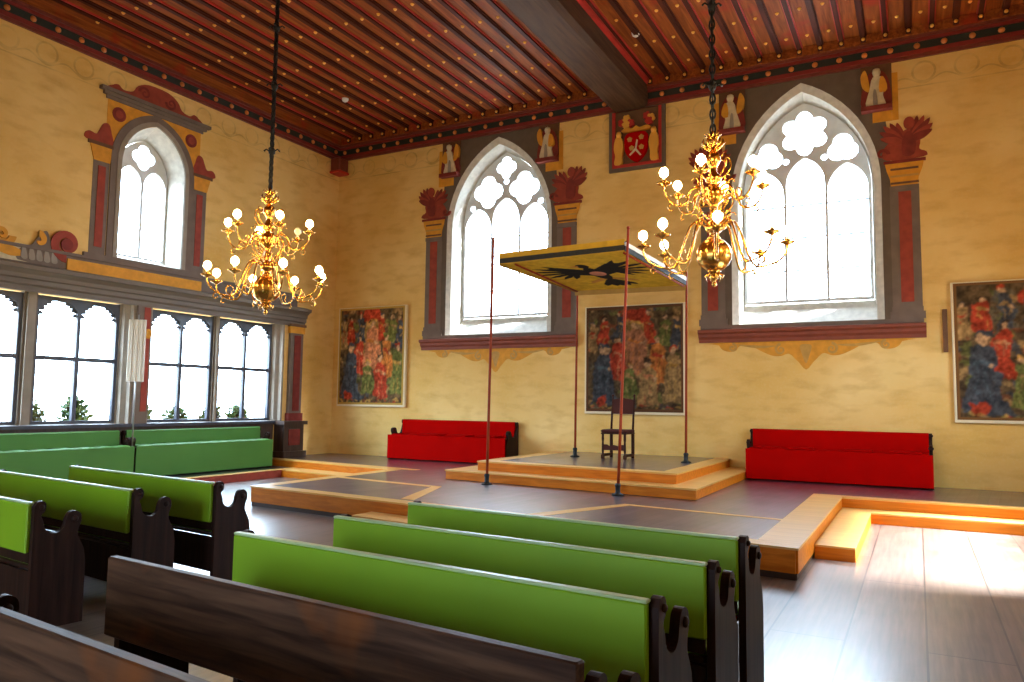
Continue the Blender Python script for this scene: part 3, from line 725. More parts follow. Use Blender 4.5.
# ----------------------------------------------------------------------------- platform and steps
def platform():
    r = thing('wooden_platform', 'large low wooden platform with honey edges along the back wall', 'platform', (0, 0, 0))
    out = [(.006, .006), (RW - .006, .006), (RW - .006, 2.33), (11.47, 2.33), (11.47, 6.76), (3.86, 5.98), (3.82, 2.62), (.006, 2.02)]
    b = MB(); b.plate([out], .0, HD - .002, M['deck'], flat); b.build('deck', r)
    # risers
    segs = [((.006, 2.02), (3.82, 2.62)), ((3.82, 2.62), (3.86, 5.98)), ((3.86, 5.98), (11.47, 6.76)), ((11.47, 6.76), (11.47, 2.33)), ((11.47, 2.33), (RW - .006, 2.33))]
    for i, (p, q) in enumerate(segs):
        d = Vector((q[0] - p[0], q[1] - p[1])); L = d.length; d /= L; nrm = Vector((-d.y, d.x))   # outward (towards the hall)
        ctr = Vector((7.6, 3.0))
        if i == 1: nrm = Vector((-1, 0))
        if i == 3: nrm = Vector((1, 0))
        a = Vector(p); e = Vector(q)
        b = MB()
        b.plate([[tuple(a), tuple(e), tuple(e + nrm * .022), tuple(a + nrm * .022)]], .06, HD - .002, M['riser'], flat)
        b.plate([[tuple(a), tuple(e), tuple(e + nrm * .008), tuple(a + nrm * .008)]], 0, .06, M['foot_strip'], flat)  # darker strip along the foot of the riser
        b.build('riser', r)
    def strip(P, z=HD + .001):
        b = MB(); b.plate([P], HD - .02, z, M['inlay'], flat); b.build('inlay_band', r)
    k = .03
    strip([(.006, 2.02 + k), (3.80, 2.62 + k), (4.3, 2.52), (4.3, 2.36), (.006, 1.82)])
    strip([(3.82 - k, 2.45), (4.02, 2.42), (4.06, 5.80), (3.86 - k, 6.0)])
    strip([(3.86 - k, 6.0), (3.90, 5.78), (11.2, 6.52), (11.50, 6.79)], HD + .0015)
    strip([(11.10, 2.16), (11.47 + k, 2.36), (11.47 + k, 6.79), (11.10, 6.50)], HD + .002)
    strip([(11.10, 2.16), (RW - .006, 2.16), (RW - .006, 2.36), (11.47, 2.36)], HD + .0025)
    strip([(4.02, 4.20), (6.08, 4.47), (6.02, 4.62), (4.02, 4.34)])
    strip([(6.02, 4.47), (6.18, 4.49), (6.74, 5.98), (6.52, 5.96)], HD + .002)
    strip([(9.22, 4.80), (11.12, 5.02), (11.12, 5.11), (9.20, 4.90)])
    strip([(9.16, 4.80), (9.30, 4.80), (8.72, 6.28), (8.50, 6.28)], HD + .002)
platform()

def stepbox(name, P, z0, z1, lab, cat='step', bands=None):
    r = thing(name, lab, cat, (0, 0, 0))
    b = MB(); b.plate([P], z0, z1 - .02, M['riser'], flat); b.build('riser', r)
    c = Vector((sum(p[0] for p in P) / len(P), sum(p[1] for p in P) / len(P)))
    b = MB(); b.plate([P], z1 - .02, z1, M['inlay'], flat); b.build('tread', r)
    return r
stepbox('wooden_step', [(11.50, 5.63), (11.50, 2.36), (RW - .01, 2.36), (RW - .01, 2.75), (11.88, 2.75), (11.88, 5.63)], 0, .143, 'L shaped honey wood step in the recess right of the platform')
stepbox('wooden_step', [(1.16, 2.24), (3.78, 2.64), (3.78, 3.08), (1.16, 2.72)], 0, .143, 'honey wood step in the recess left of the platform')
stepbox('wooden_step', [(6.30, 6.28), (9.4, 6.60), (9.4, 7.0), (6.30, 6.66)], 0, .143, 'single low step against platform front behind the green benches')
r = thing('bench_platform', 'low red-fronted platform carrying the green wall benches', 'platform')
b = MB(); b.plate([[(.07, 2.02 + .035), (1.14, 2.235), (1.14, 11.5), (.07, 11.5)]], 0, .14, M['deck'], flat); b.build('deck', r)
b = MB(); b.plate([[(1.14, 2.24), (1.16, 2.24), (1.16, 11.5), (1.14, 11.5)]], 0, .143, M['mural_red'], flat); b.build('riser', r)
b = MB(); b.plate([[(.95, 2.22), (1.16, 2.25), (1.16, 11.5), (.95, 11.5)]], .14, .146, M['inlay'], flat); b.build('edge_band', r)

def throne():
    r = thing('throne_platform', 'two tier honey wood platform under the canopy with dark inset floor', 'platform')
    lo = [(5.58, .02), (9.81, .02), (9.84, 3.93), (5.60, 3.50)]; hi = [(6.05, .02), (9.44, .02), (9.46, 3.51), (6.07, 3.26)]
    for P, z0, z1 in ((lo, HD + .003, HD + .15), (hi, HD + .15, HD + .30)):
        b = MB(); b.plate([P], z0, z1, M['riser'], flat); b.build('tier', r)
        b = MB(); o = [(x + (.012 if x > 7.5 else -.012), d + (.012 if d > 1 else 0)) for x, d in P]
        b.plate([o], z1 - .022, z1 + .001, M['inlay'], flat); b.build('tread_band', r)
    b = MB(); b.plate([[(6.33, .02), (9.18, .02), (9.20, 3.24), (6.35, 3.02)]], HD + .29, HD + .303, M['deck'], flat); b.build('inset_floor', r)
throne()

# ----------------------------------------------------------------------------- canopy
def canopy():
    r = thing('throne_canopy', 'yellow cloth canopy with black eagle on four slim red poles', 'canopy')
    zb = HD + .303
    poles = [((6.59, 3.86, HD), (6.645, 3.86, 4.10)), ((8.78, 4.02, HD), (8.93, 4.02, 4.02)), ((7.005, 1.42, zb), (7.035, 1.42, 3.66)), ((9.055, 1.53, zb), (9.083, 1.53, 3.81))]
    for p, q in poles:
        P = Vector((p[0], -p[1], p[2])); Q = Vector((q[0], -q[1], q[2]))
        b = MB(); b.tube([P + (Q - P) * t for t in (.0, .3, .6, .9, 1)], [.021, .021, .02, .019, .018], M['pole'], 12); b.lathe([(.018, 0), (.026, .01), (.024, .03), (.0, .045)], M['pole'], tuple(Q), 10); o = b.build('pole', r)
        b = MB(); b.lathe([(.0, .003), (.085, .003), (.085, .018), (.045, .032), (.034, .05), (.036, .12), (.042, .13), (.042, .15), (.030, .165), (.0, .17)], M['iron'], tuple(P), 18); b.build('pole_foot', o)
    # sheet: corners (x, d, z)
    A, B_, C_, D_ = (6.77, 3.87, 3.70), (8.86, 3.98, 3.715), (9.075, 1.56, 3.56), (7.00, 1.46, 3.60)   # FL FR BR BL
    def P(s, t, dz=0):
        f = [A[i] * (1 - s) + B_[i] * s for i in range(3)]; k = [D_[i] * (1 - s) + C_[i] * s for i in range(3)]
        q = [f[i] * (1 - t) + k[i] * t for i in range(3)]
        return (q[0], -q[1], q[2] + dz)
    Wd, Hd = 2.1, 2.4
    cv = Canvas(Wd, Hd, 200, 220, (.62, .40, .035)); rng = np.random.default_rng(3)
    K = (.012, .012, .014)
    cx, cy = 1.10, 1.18
    # black eagle displayed: wings to both sides, head towards the front edge
    cv.ell(cx, cy, .14, .46, K); cv.ell(cx, cy - .56, .10, .13, K)
    cv.poly([(cx - .05, cy - .62), (cx - .24, cy - .60), (cx - .08, cy - .52)], (.55, .22, .05))
    for s in (-1, 1):
        sh = (cx + s * .12, cy - .25)
        cv.poly([(cx + s * .08, cy - .32), (cx + s * .42, cy - .62), (cx + s * .62, cy - .58), (cx + s * .50, cy - .36), (cx + s * .40, cy - .05), (cx + s * .10, cy + .12)], K)
        for k, (a, L) in enumerate(((-58, .66), (-38, .74), (-18, .78), (2, .78), (22, .74), (42, .66), (60, .56))):
            a = math.radians(a); dx, dy = math.cos(a) * s, math.sin(a); bx, by = cx + s * .26, cy - .22
            w0, w1 = .04, .056
            nx, ny = -dy * s, dx * s
            cv.poly([(bx + nx * w0, by + ny * w0), (bx + dx * L * .7 + nx * w1, by + dy * L * .7 + ny * w1), (bx + dx * L, by + dy * L), (bx + dx * L * .7 - nx * w1, by + dy * L * .7 - ny * w1), (bx - nx * w0, by - ny * w0)], K)
        for k, a in enumerate((62, 78, 90)):
            a = math.radians(a); L = .62; bx, by = cx, cy + .38; dx, dy = math.cos(a) * s, math.sin(a)
            nx, ny = -dy, dx
            cv.poly([(bx + nx * .04, by + ny * .04), (bx + dx * L * .8 + nx * .07, by + dy * L * .8 + ny * .07), (bx + dx * L, by + dy * L), (bx + dx * L * .8 - nx * .07, by + dy * L * .8 - ny * .07), (bx - nx * .04, by - ny * .04)], K)
        cv.poly([(cx + s * .10, cy + .30), (cx + s * .40, cy + .52), (cx + s * .46, cy + .66), (cx + s * .36, cy + .62), (cx + s * .05, cy + .42)], (.5, .24, .05))
    cv.ell(cx, cy - .02, .13, .16, (.60, .24, .16)); cv.noise(.35, 26, rng); cv.noise(.2, 60, rng)
    o = cv.build('canopy_cloth', lambda x, y: P(x / Wd, y / Hd), r, M['paint'])
    b = MB(); n = 8
    vs = [P(i / n, j / n, .012) for j in range(n + 1) for i in range(n + 1)]
    b.add(vs, [(j * (n + 1) + i, j * (n + 1) + i + 1, (j + 1) * (n + 1) + i + 1, (j + 1) * (n + 1) + i) for j in range(n) for i in range(n)], M['frame_gold'])
    b.build('canopy_top', r)
    YEL = plain('yellow_canopy_cloth', (.64, .40, .03), .85, 0, .2, 8); BLK = plain('dark_fringe', (.03, .032, .035), .9, 0, .6, 40); BRN = plain('ochre_valance', (.40, .24, .06), .85, 0, .2, 8)
    PAL = plain('lit_edge_valance', (.78, .76, .66), .7, 0, .1)  # pale tone paints the light on the right valance's outer top edge
    def val(nm, p, q, h, bands, out):
        b = MB(); p = Vector(p); q = Vector(q); o_ = Vector(out) * .012; k = 24
        for (a, c, m, th) in bands:
            vs = []
            for i in range(k + 1):
                t = i / k; s = p.lerp(q, t); j = Vector(out) * (.004 * math.sin(t * 60))
                vs += [s + j + Vector((0, 0, h * a)), s + j + Vector((0, 0, h * c)), s + j + o_ * th + Vector((0, 0, h * c)), s + j + o_ * th + Vector((0, 0, h * a))]
            fs = []
            for i in range(k):
                for e in range(4): fs.append((i * 4 + e, i * 4 + (e + 1) % 4, (i + 1) * 4 + (e + 1) % 4, (i + 1) * 4 + e))
            b.add(vs, fs, m)
        b.build(nm, r)
    val('front_valance', P(0, 0), P(1, 0), .175, ((.50, 1, YEL, 1), (.06, .50, BLK, 1.6), (.0, .10, YEL, 1)), (0, -1, 0))
    val('side_valance', P(1, 0), P(1, 1), .14, ((.55, 1, PAL, 1.2), (0, .55, BLK, 1)), (1, 0, 0))
    val('side_valance', P(0, 0), P(0, 1), .14, ((-.15, 1, BRN, 1),), (-1, 0, 0))
    val('rear_valance', P(0, 1), P(1, 1), .14, ((-.6, 1, BRN, 1),), (0, 1, 0))
    for s in (.13, .99): 
        b = MB(); b.tube([P(s, .01, -.02), P(s if s > .5 else .03, .99, -.02)], .016, M['pole'], 8); b.build('canopy_rod', r)
    for s, p in ((0, poles[0]), (1, poles[1])):
        b = MB(); c = P(s, 0, .12); e = (p[1][0] - (p[1][0] - p[0][0]) * .06, -p[0][1], c[2] + .02); b.tube([c, e], .008, M['iron'], 6); b.build('tie_cord', r)
canopy()

# ----------------------------------------------------------------------------- throne chair
def chair():
    z = HD + .303; r = thing('high_back_chair', 'tall backed dark wooden chair on the throne platform', 'chair', (7.77, -1.28, z), math.radians(-1))
    w, d = .205, .20
    leg = [(.022, 0), (.024, .06), (.017, .09), (.022, .14), (.018, .30), (.024, .34), (.022, .40), (.024, .46)]
    for sx in (-1, 1):
        b = MB(); b.box((sx * w - .024, -d - .024, 0), (sx * w + .024, -d + .024, .07), M['chair_wood']); b.lathe(leg, M['chair_wood'], (sx * w, -d, .0), 10); b.build('leg', r)
        b = MB(); b.box((sx * w - .022, d - .022, 0), (sx * w + .022, d + .022, .50), M['chair_wood']); b.tube([(sx * w, d, .48), (sx * w, d + .03, .75), (sx * w, d + .08, 1.10)], [.022, .02, .017], M['chair_wood'], 8)
        b.lathe([(.017, 0), (.026, .02), (.0, .05)], M['chair_wood'], (sx * w, d + .08, 1.095), 8); b.build('leg', r)
        b = MB(); b.box((sx * w - .018, -d, .035), (sx * w + .018, d, .085), M['chair_wood'], ident, .006); b.build('stretcher', r)
    b = MB(); b.plate([[(-w, .15), (w, .15), (w, .25), (.13, .25), (.08, .225), (0, .245), (-.08, .225), (-.13, .25), (-w, .25)]], -d - .012, -d + .012, M['chair_leather'], lambda u, v, n: (u, n, v)); b.build('front_stretcher', r)
    b = MB(); b.box((-w - .03, -d - .03, .43), (w + .03, d + .03, .455), M['chair_wood'], ident, .006); b.box((-w - .035, -d - .035, .455), (w + .035, d + .02, .51), M['chair_leather'], ident, .02); b.build('seat', r)
    b = MB(); b.plate([[(-w + .01, .78), (w - .01, .78), (w - .01, 1.04), (0, 1.07), (-w + .01, 1.04)]], d + .035, d + .065, M['chair_leather'], lambda u, v, n: (u, n, v)); b.build('back_panel', r)
chair()

# ----------------------------------------------------------------------------- skirted benches (red and green)
def end_profile(H, D, arm):
    k = D / .40
    return [(0, 0), (0, H), (.02, H + .03), (.05, H + .035), (.072, H + .012), (.068, H - .035), (.045, H - .06), (.06, H - .10), (.085 * k, arm - .02), (.13 * k, arm - .048), (.18 * k, arm - .05), (.22 * k, arm - .02),
            (.235 * k, arm + .035), (.26 * k, arm + .075), (.305 * k, arm + .085), (.345 * k, arm + .06), (.352 * k, arm + .01), (.335 * k, arm - .035), (.33 * k, arm - .08), (.35 * k, arm - .12), (D - .015, arm - .18), (D, arm - .27), (D, 0)]
def end_panel(b, x0, x1, H, D, arm, m):
    P = end_profile(H, D, arm)
    sm = [P[0], P[1]] + smooth_loop(P[2:-2], 3, False) + [P[-2], P[-1]]
    b.plate([sm], x0, x1, m, lambda u, v, n: (n, u, v))
    for (y, z, rr) in ((.045, H - .005, .016), (.30 * D / .40, arm + .03, .022)):
        for s, x in ((-1, x0), (1, x1)):
            R = Matrix.Rotation(s * PI / 2, 3, 'Y'); b.lathe([(rr, -.005), (rr, .008), (rr * .6, .014), (0, .016)], m, (x, y, z), 12, True, R)

def skirt_bench(name, lab, loc, rotz, L, cloth, H=.86, seat=.53, D=.55, group=None, folds=None, ends=True):
    """local x = length, +y = front; back at y = 0"""
    r = thing(name, lab, 'bench', loc, rotz, group)
    if ends:
        for x in (0, L - .05):
            b = MB(); end_panel(b, x, x + .05, H - .04, D - .03, seat + .06, M['dark_wood']); b.build('end_panel', r)
    e = .05
    b = MB(); b.plate([[(0.0, seat - .02), (.03, H), (.075, H), (.10, H - .02), (.11, seat - .02)]], e, L - e, cloth, lambda u, v, n: (n, u, v)); o = b.build('backrest', r)
    b = MB(); b.box((e, .02, .16), (L - e, D - .06, seat - .045), M['dark_wood']); b.build('bench_box', r)
    # cloth over seat hanging to the floor
    b = MB(); k = 60; vs = []; rnd = random.Random(int(loc[0] * 10))
    prof = [(.10, seat), (.30, seat + .008), (D - .05, seat + .004), (D - .005, seat - .02), (D + .005, seat * .55), (D + .012, .04), (D + .008, .022)]
    for i in range(k + 1):
        x = e + .004 + (L - 2 * e - .008) * i / k
        for j, (y, z) in enumerate(prof):
            w = .010 * math.sin(i * 1.3 + rnd.random()) * (1 if j < 3 else .25)
            vs.append((x, y + (w if j > 3 else 0), z + (w if j < 3 else 0)))
    n = len(prof)
    b.add(vs, [(i * n + j, i * n + j + 1, (i + 1) * n + j + 1, (i + 1) * n + j) for i in range(k) for j in range(n - 1)], cloth, True)
    b.box((0, D + .002, .02), (L, D + .022, seat - .004), cloth, ident, .006)
    b.add([v for v in [(e, D - .02, .02), (L - e, D - .02, .02), (L - e, D - .02, seat - .03), (e, D - .02, seat - .03)]], [(0, 1, 2, 3)], cloth)
    b.build('seat_cover', r)
    if folds:
        for (x0, x1) in folds:
            b = MB(); b.box((x0, .16, seat + .002), (x1, D - .02, seat + .035), cloth, ident, .012); b.build('seat_cushion', r)
    return r
def facing_out(X0, d0, rot): return (X0, -d0, HD), rot
# red benches against the back wall: front towards the hall (-y), so turn by pi
r1 = skirt_bench('red_bench', 'red cloth covered bench below the left tapestry', (5.13, -.05, HD), PI, 2.95, M['red_cloth'], .86, .535, .56, 'red benches', ((.25, .75), (.95, 1.45), (1.65, 2.2)))
r2 = skirt_bench('red_bench', 'red cloth covered bench right of the throne platform', (12.66, -.05, HD), PI, 2.83, M['red_cloth'], .86, .535, .50, 'red benches', ((.15, .62), (.85, 1.3), (1.75, 2.15), (2.3, 2.65)))
# green wall benches
ZP = .146
g1 = skirt_bench('wall_bench', 'sea green covered wall bench nearest the corner pedestal', (.09, -2.36, ZP), -PI / 2, 3.15, M['green_wall'], .83, .57, .42, 'green wall benches')
g2 = skirt_bench('wall_bench', 'sea green covered wall bench at left edge with wrinkled seat', (.09, -5.56, ZP), -PI / 2, 4.3, M['green_wall'], .83, .57, .44, 'green wall benches')

# ----------------------------------------------------------------------------- pews
def pew(name, lab, kind, X0, d0, X1, d1, group):
    L = math.hypot(X1 - X0, d1 - d0); rz = -math.atan2(d1 - d0, X1 - X0)
    r = thing(name, lab, 'bench', (X0, -d0, 0), rz, group)
    H, D, arm = .845, .35, (.68 if kind == 'green' else .655)
    for x in (.01, L - .05):
        b = MB(); end_panel(b, x, x + .04, H - .03 if kind == 'green' else H - .08, D, arm, M['dark_wood']); b.build('end_panel', r)
    if kind == 'green':
        b = MB(); b.box((0, -.03, .51), (L - .045, .0, H - .012), M['green'], ident, .008); b.build('back_panel', r)
        b = MB(); b.box((0, -.028, H - .014), (L - .045, .012, H), M['edge_highlight'], ident, .004); b.build('top_highlight', r)  # pale strip paints the highlight along the top edge of the back
    else:
        b = MB(); b.box((0, -.045, .505), (L - .043, .0, H), M['old_wood'], ident, .006); b.build('back_board', r)
    b = MB(); b.box((.06, .002, .44 if kind == 'green' else .50), (L - .06, .02, H - .03), M['dark_wood']); b.build('inner_back', r)
    b = MB(); zs = .42 if kind == 'green' else .505; b.box((.06, .02, zs - .03), (L - .06, D - .02, zs), M['dark_wood'], ident, .008); b.build('seat', r)
    if kind == 'green':
        b = MB(); b.box((.06, .03, .42), (L - .06, D - .03, .455), M['green'], ident, .012); b.build('seat_pad', r)
        b = MB(); b.box((.06, .012, .10), (L - .06, .03, .385), M['dark_wood']); b.build('lower_panel', r)
    b = MB(); b.box((.06, D - .09, .10), (L - .06, D - .03, .125), M['old_wood'], ident, .006); b.build('foot_rail', r)
    return r
GR = 'green backed pews'
pew('pew', 'green backed pew nearest the platform in the right block', 'green', 9.31, 9.63, 11.645, 9.81, GR)
pew('pew', 'middle one of the three green backed pews in the right block', 'green', 9.30, 10.38, 11.66, 10.56, GR)
pew('pew', 'green backed pew directly in front of the brown bench', 'green', 9.25, 11.10, 11.635, 11.31, GR)
pew('pew', 'green backed pew in the left block, nearest the platform', 'green', 4.78, 9.26, 7.25, 9.53, GR)
pew('pew', 'middle green backed pew of the left block with scrolled end', 'green', 4.72, 9.95, 7.155, 10.22, GR)
pew('pew', 'green backed pew of left block cut by left edge of photo', 'green', 4.80, 10.77, 7.285, 11.04, GR)
BR = 'worn brown benches'
pew('bench', 'worn brown wooden bench in the foreground behind the green pews', 'brown', 9.28, 11.81, 11.68, 12.025, BR)
pew('bench', 'worn brown wooden bench at the bottom left corner, nearest the viewer', 'brown', 9.10, 12.47, 11.60, 12.72, BR)

# ----------------------------------------------------------------------------- tapestries
def tapestry(lab, u0, u1, z0, z1, seed, dark, border):
    W, Hh = u1 - u0, z1 - z0; rng = np.random.default_rng(seed)
    cv = Canvas(W, Hh, 110, 128, (.10, .08, .05))
    D = dark
    def C(c): return tuple(x * D for x in c)
    BLUE, RED, GOLD, GRN, PINK, SKIN, TAN, BLK, OR = C((.035, .075, .13)), C((.48, .05, .03)), C((.60, .38, .10)), C((.14, .20, .06)), C((.62, .26, .14)), C((.62, .42, .26)), C((.40, .28, .13)), C((.02, .022, .025)), C((.62, .24, .06))
    # patterned ground
    cv.c *= D
    for i in range(170):
        c = [BLUE, GRN, BLK, TAN, C((.10, .12, .10)), C((.22, .07, .04))][rng.integers(6)]
        cv.ell(rng.random() * W, rng.random() * Hh, .03 + .09 * rng.random(), .03 + .08 * rng.random(), c, .7)
    # canopy of honour at the top
    cx = W * (.52 if seed != 3 else .60)
    cv.poly([(cx - .34, Hh * .86), (cx + .34, Hh * .86), (cx + .22, Hh * .97), (cx - .22, Hh * .97)], RED)
    for k in range(6): cv.poly([(cx - .34 + k * .115, Hh * .86), (cx - .23 + k * .115, Hh * .86), (cx - .285 + k * .115, Hh * .81)], OR if k % 2 else RED)
    cv.poly([(cx - .26, Hh * .45), (cx + .26, Hh * .45), (cx + .22, Hh * .84), (cx - .22, Hh * .84)], C((.45, .30, .10)), .8)
    def fig(x, y, h, w, robe, trim, hood, lean=0):
        P = [(x - w * .62, y), (x + w * .62, y), (x + w * .50 + lean * .3, y + h * .45), (x + w * .36 + lean, y + h * .78), (x + w * .12 + lean, y + h * .84), (x - w * .12 + lean, y + h * .84), (x - w * .36 + lean, y + h * .78), (x - w * .46 + lean * .3, y + h * .45)]
        cv.poly(P, robe)
        for k in range(5):
            t = -.5 + .22 * k + rng.random() * .06
            cv.poly([(x + w * t, y), (x + w * (t + .05), y), (x + w * (t * .6 + .03) + lean * .6, y + h * .6), (x + w * t * .6 + lean * .6, y + h * .6)], trim if k % 2 else tuple(q * .45 for q in robe), .75)
        cv.poly([(x - w * .30 + lean * .8, y + h * .60), (x + w * .26 + lean * .8, y + h * .54), (x + w * .28 + lean * .8, y + h * .60), (x - w * .24 + lean * .8, y + h * .67)], trim)
        cv.ell(x + lean, y + h * .91, w * .20, h * .085, SKIN)
        cv.poly([(x - w * .24 + lean, y + h * .90), (x - w * .20 + lean, y + h * 1.0), (x + w * .20 + lean, y + h * 1.01), (x + w * .24 + lean, y + h * .93), (x, y + h * .96)], hood)
        cv.ell(x + w * .30 + lean * .5, y + h * .56, w * .08, h * .035, SKIN)
    a = W / 2.1
    rows = [(.18, .62, .55, .26, RED, GOLD, BLK), (.34, .64, .60, .26, BLUE, TAN, RED), (.82, .62, .56, .26, GRN, TAN, BLK), (.66, .64, .58, .25, RED, OR, BLUE), (.93, .58, .6, .24, BLUE, GOLD, TAN), (.06, .56, .6, .22, TAN, RED, BLUE)]
    for (x, y, h, w, r_, t_, k_) in rows: fig(x * W, y * Hh, h * Hh * .52, w * a * .9, r_, t_, k_)
    fig(cx, Hh * .36, Hh * .50, .50 * a, PINK if D > .7 else C((.42, .2, .12)), OR, GOLD)
    fig(W * .30, Hh * .30, Hh * .40, .34 * a, RED, PINK, BLK, .06)
    fig(W * .76, Hh * .26, Hh * .46, .34 * a, OR, RED, GRN, -.04)
    fig(W * .90, Hh * .10, Hh * .52, .34 * a, TAN if seed != 1 else GRN, GOLD, RED)
    fig(W * .17, Hh * .06, Hh * .58, .46 * a, BLUE, C((.06, .14, .22)), BLUE, .05)
    cv.poly([(W * .02, Hh * .05), (W * .42, Hh * .05), (W * .30, Hh * .15), (W * .10, Hh * .18)], BLUE)
    cv.ell(W * .15, Hh * .09, .14 * a, .10, RED)
    fig(W * .46, Hh * .10, Hh * .36, .34 * a, GRN, TAN, GOLD)
    fig(W * .66, Hh * .06, Hh * .44, .36 * a, RED if seed != 2 else TAN, PINK, BLK, -.03)
    for i in range(60): cv.ell(rng.random() * W, rng.random() * Hh * .06, .05, .02, [GRN, RED, GOLD, BLK][rng.integers(4)], .7)
    def field(cells):
        g = rng.random((cells + 2, cells + 2)); fx = cv.x / W * cells; fy = cv.y / Hh * cells; i = fx.astype(int); j = fy.astype(int); a_ = fx - i; b_ = fy - j
        return g[j, i] * (1 - a_) * (1 - b_) + g[j, i + 1] * a_ * (1 - b_) + g[j + 1, i] * (1 - a_) * b_ + g[j + 1, i + 1] * a_ * b_ - .5
    dx = .10 * field(9) + .07 * field(22) + .04 * field(45); dy = .10 * field(9) + .07 * field(22) + .04 * field(45)
    ii = np.clip((cv.x + dx) / W * (cv.w - 1), 0, cv.w - 1).astype(int); jj = np.clip((cv.y + dy) / Hh * (cv.h - 1), 0, cv.h - 1).astype(int)
    cv.c = cv.c[jj, ii]
    q = np.pad(cv.c, ((1, 1), (1, 1), (0, 0)), 'edge'); cv.c = (2 * cv.c + q[:-2, 1:-1] + q[2:, 1:-1] + q[1:-1, :-2] + q[1:-1, 2:]) / 6
    cv.c = cv.c * np.array((1.0, .86, .70)) * .78 + np.array(C((.10, .045, .012))) * .35
    cv.noise(1.0, 30, rng); cv.noise(.8, 70, rng)
    e = .025 * W
    for m in ((cv.x < e) | (cv.x > W - e) | (cv.y < e) | (cv.y > Hh - e),): cv.fill(m, C(border))
    r = thing('tapestry', lab, 'tapestry', (u0, -.0, z0), 0, 'figured tapestries')
    b = MB(); b.box((-.035, -.085, -.05), (W + .045, -.004, Hh + .02), M['frame_cream'], ident, .008); b.build('backing_board', r)
    cv.build('woven_picture', lambda x, y: (x, -.088, y), r, M['paint'])
    return r
t1 = tapestry('golden toned tapestry of robed figures hanging at left, nearest the room corner', .25, 2.17, 1.46, 3.74, 1, 1.15, (.42, .25, .05))
t2 = tapestry('darker tapestry of robed figures hanging behind the canopy and chair', 6.66, 8.62, 1.40, 3.46, 2, .62, (.16, .07, .03))
t3 = tapestry('tapestry of robed figures hanging at the right edge of the photo', 13.02, 15.0, 1.37, 3.55, 3, .85, (.22, .10, .03))
b = MB(); b.box((12.86, -.05, 2.45), (12.93, -.004, 3.15), M['mural_brown'], ident, .006); tag(b.build('wall_slat'), 'thin dark slat on the wall beside the right tapestry', 'slat')

# ----------------------------------------------------------------------------- heraldic panel under the beam
def panel():
    r = thing('heraldic_panel', 'red and gold coat of arms panel on the wall under the beam', 'panel', (7.70, 0, 6.18))
    W, Hh = 1.16, 1.24
    bk = lambda u, v, n: (u - W / 2, -n, v)
    b = MB(); b.plate([rect(0, 0, W, Hh)], .004, .03, M['mural_brown'], bk)
    b.plate([rect(0, 0, W, Hh), rect(.07, .07, W - .07, Hh - .02)], .03, .06, M['stone_dark'], bk); b.build('board', r)
    b = MB(); b.plate([rect(.07, .07, W - .07, Hh - .02), rect(.13, .13, W - .13, Hh - .02)], .03, .07, M['red_edge'], bk); b.build('inner_border', r)
    b = MB(); sh = smooth_loop([(.38, .70), (.58, .74), (.80, .70), (.82, .45), (.74, .26), (.58, .15), (.42, .26), (.35, .45)], 4)
    b.plate([sh], .03, .12, M['red_cloth'], bk); b.build('shield', r)
    b = MB()
    b.plate([[(.60, .58), (.63, .57), (.60, .40), (.70, .26), (.67, .25), (.58, .36), (.47, .27), (.45, .29), (.57, .41)]], .12, .13, M['mural_cream'], bk)
    for (x, y) in ((.46, .60), (.70, .62), (.50, .42), (.70, .42)): b.plate([foil(x, y, .055, 5, PI / 2, 30)], .12, .13, M['frame_gold'], bk)
    b.build('charge', r)
    for s in (-1, 1):
        c = W / 2 + s * .36
        b = MB(); b.plate([[(c + s * u, v) for u, v in smooth_loop([(-.06, .14), (.09, .14), (.07, .3), (.10, .45), (.08, .62), (.02, .72), (-.06, .66), (-.10, .5), (-.07, .32)], 3)]], .03, .11, M['gold_paint'], bk)
        q = bk(c, .74, .09); b.lathe([(0, -.07), (.05, -.04), (.06, 0), (.04, .05), (0, .07)], M['gold_paint'], q, 10); b.build('lion_supporter', r)
    b = MB()
    b.plate([smooth_loop([(.30, .78), (.86, .78), (.80, .86), (.66, .83), (.58, .88), (.5, .83), (.36, .86)], 3)], .03, .10, M['mural_gold'], bk); b.build('mantling', r)
    for pts in (((.28, .98), (.38, 1.05), (.46, .95), (.37, .93)), ((.80, 1.05), (.88, 1.0), (.84, .94))):
        b = MB()
        for i, (x, y) in enumerate(pts): b.plate([foil(x, y, .085, 5, i, 30)], .03, .09 + .004 * i, M['gold_paint'] if i % 2 else M['red_edge'], bk)
        b.build('crest', r)
panel()

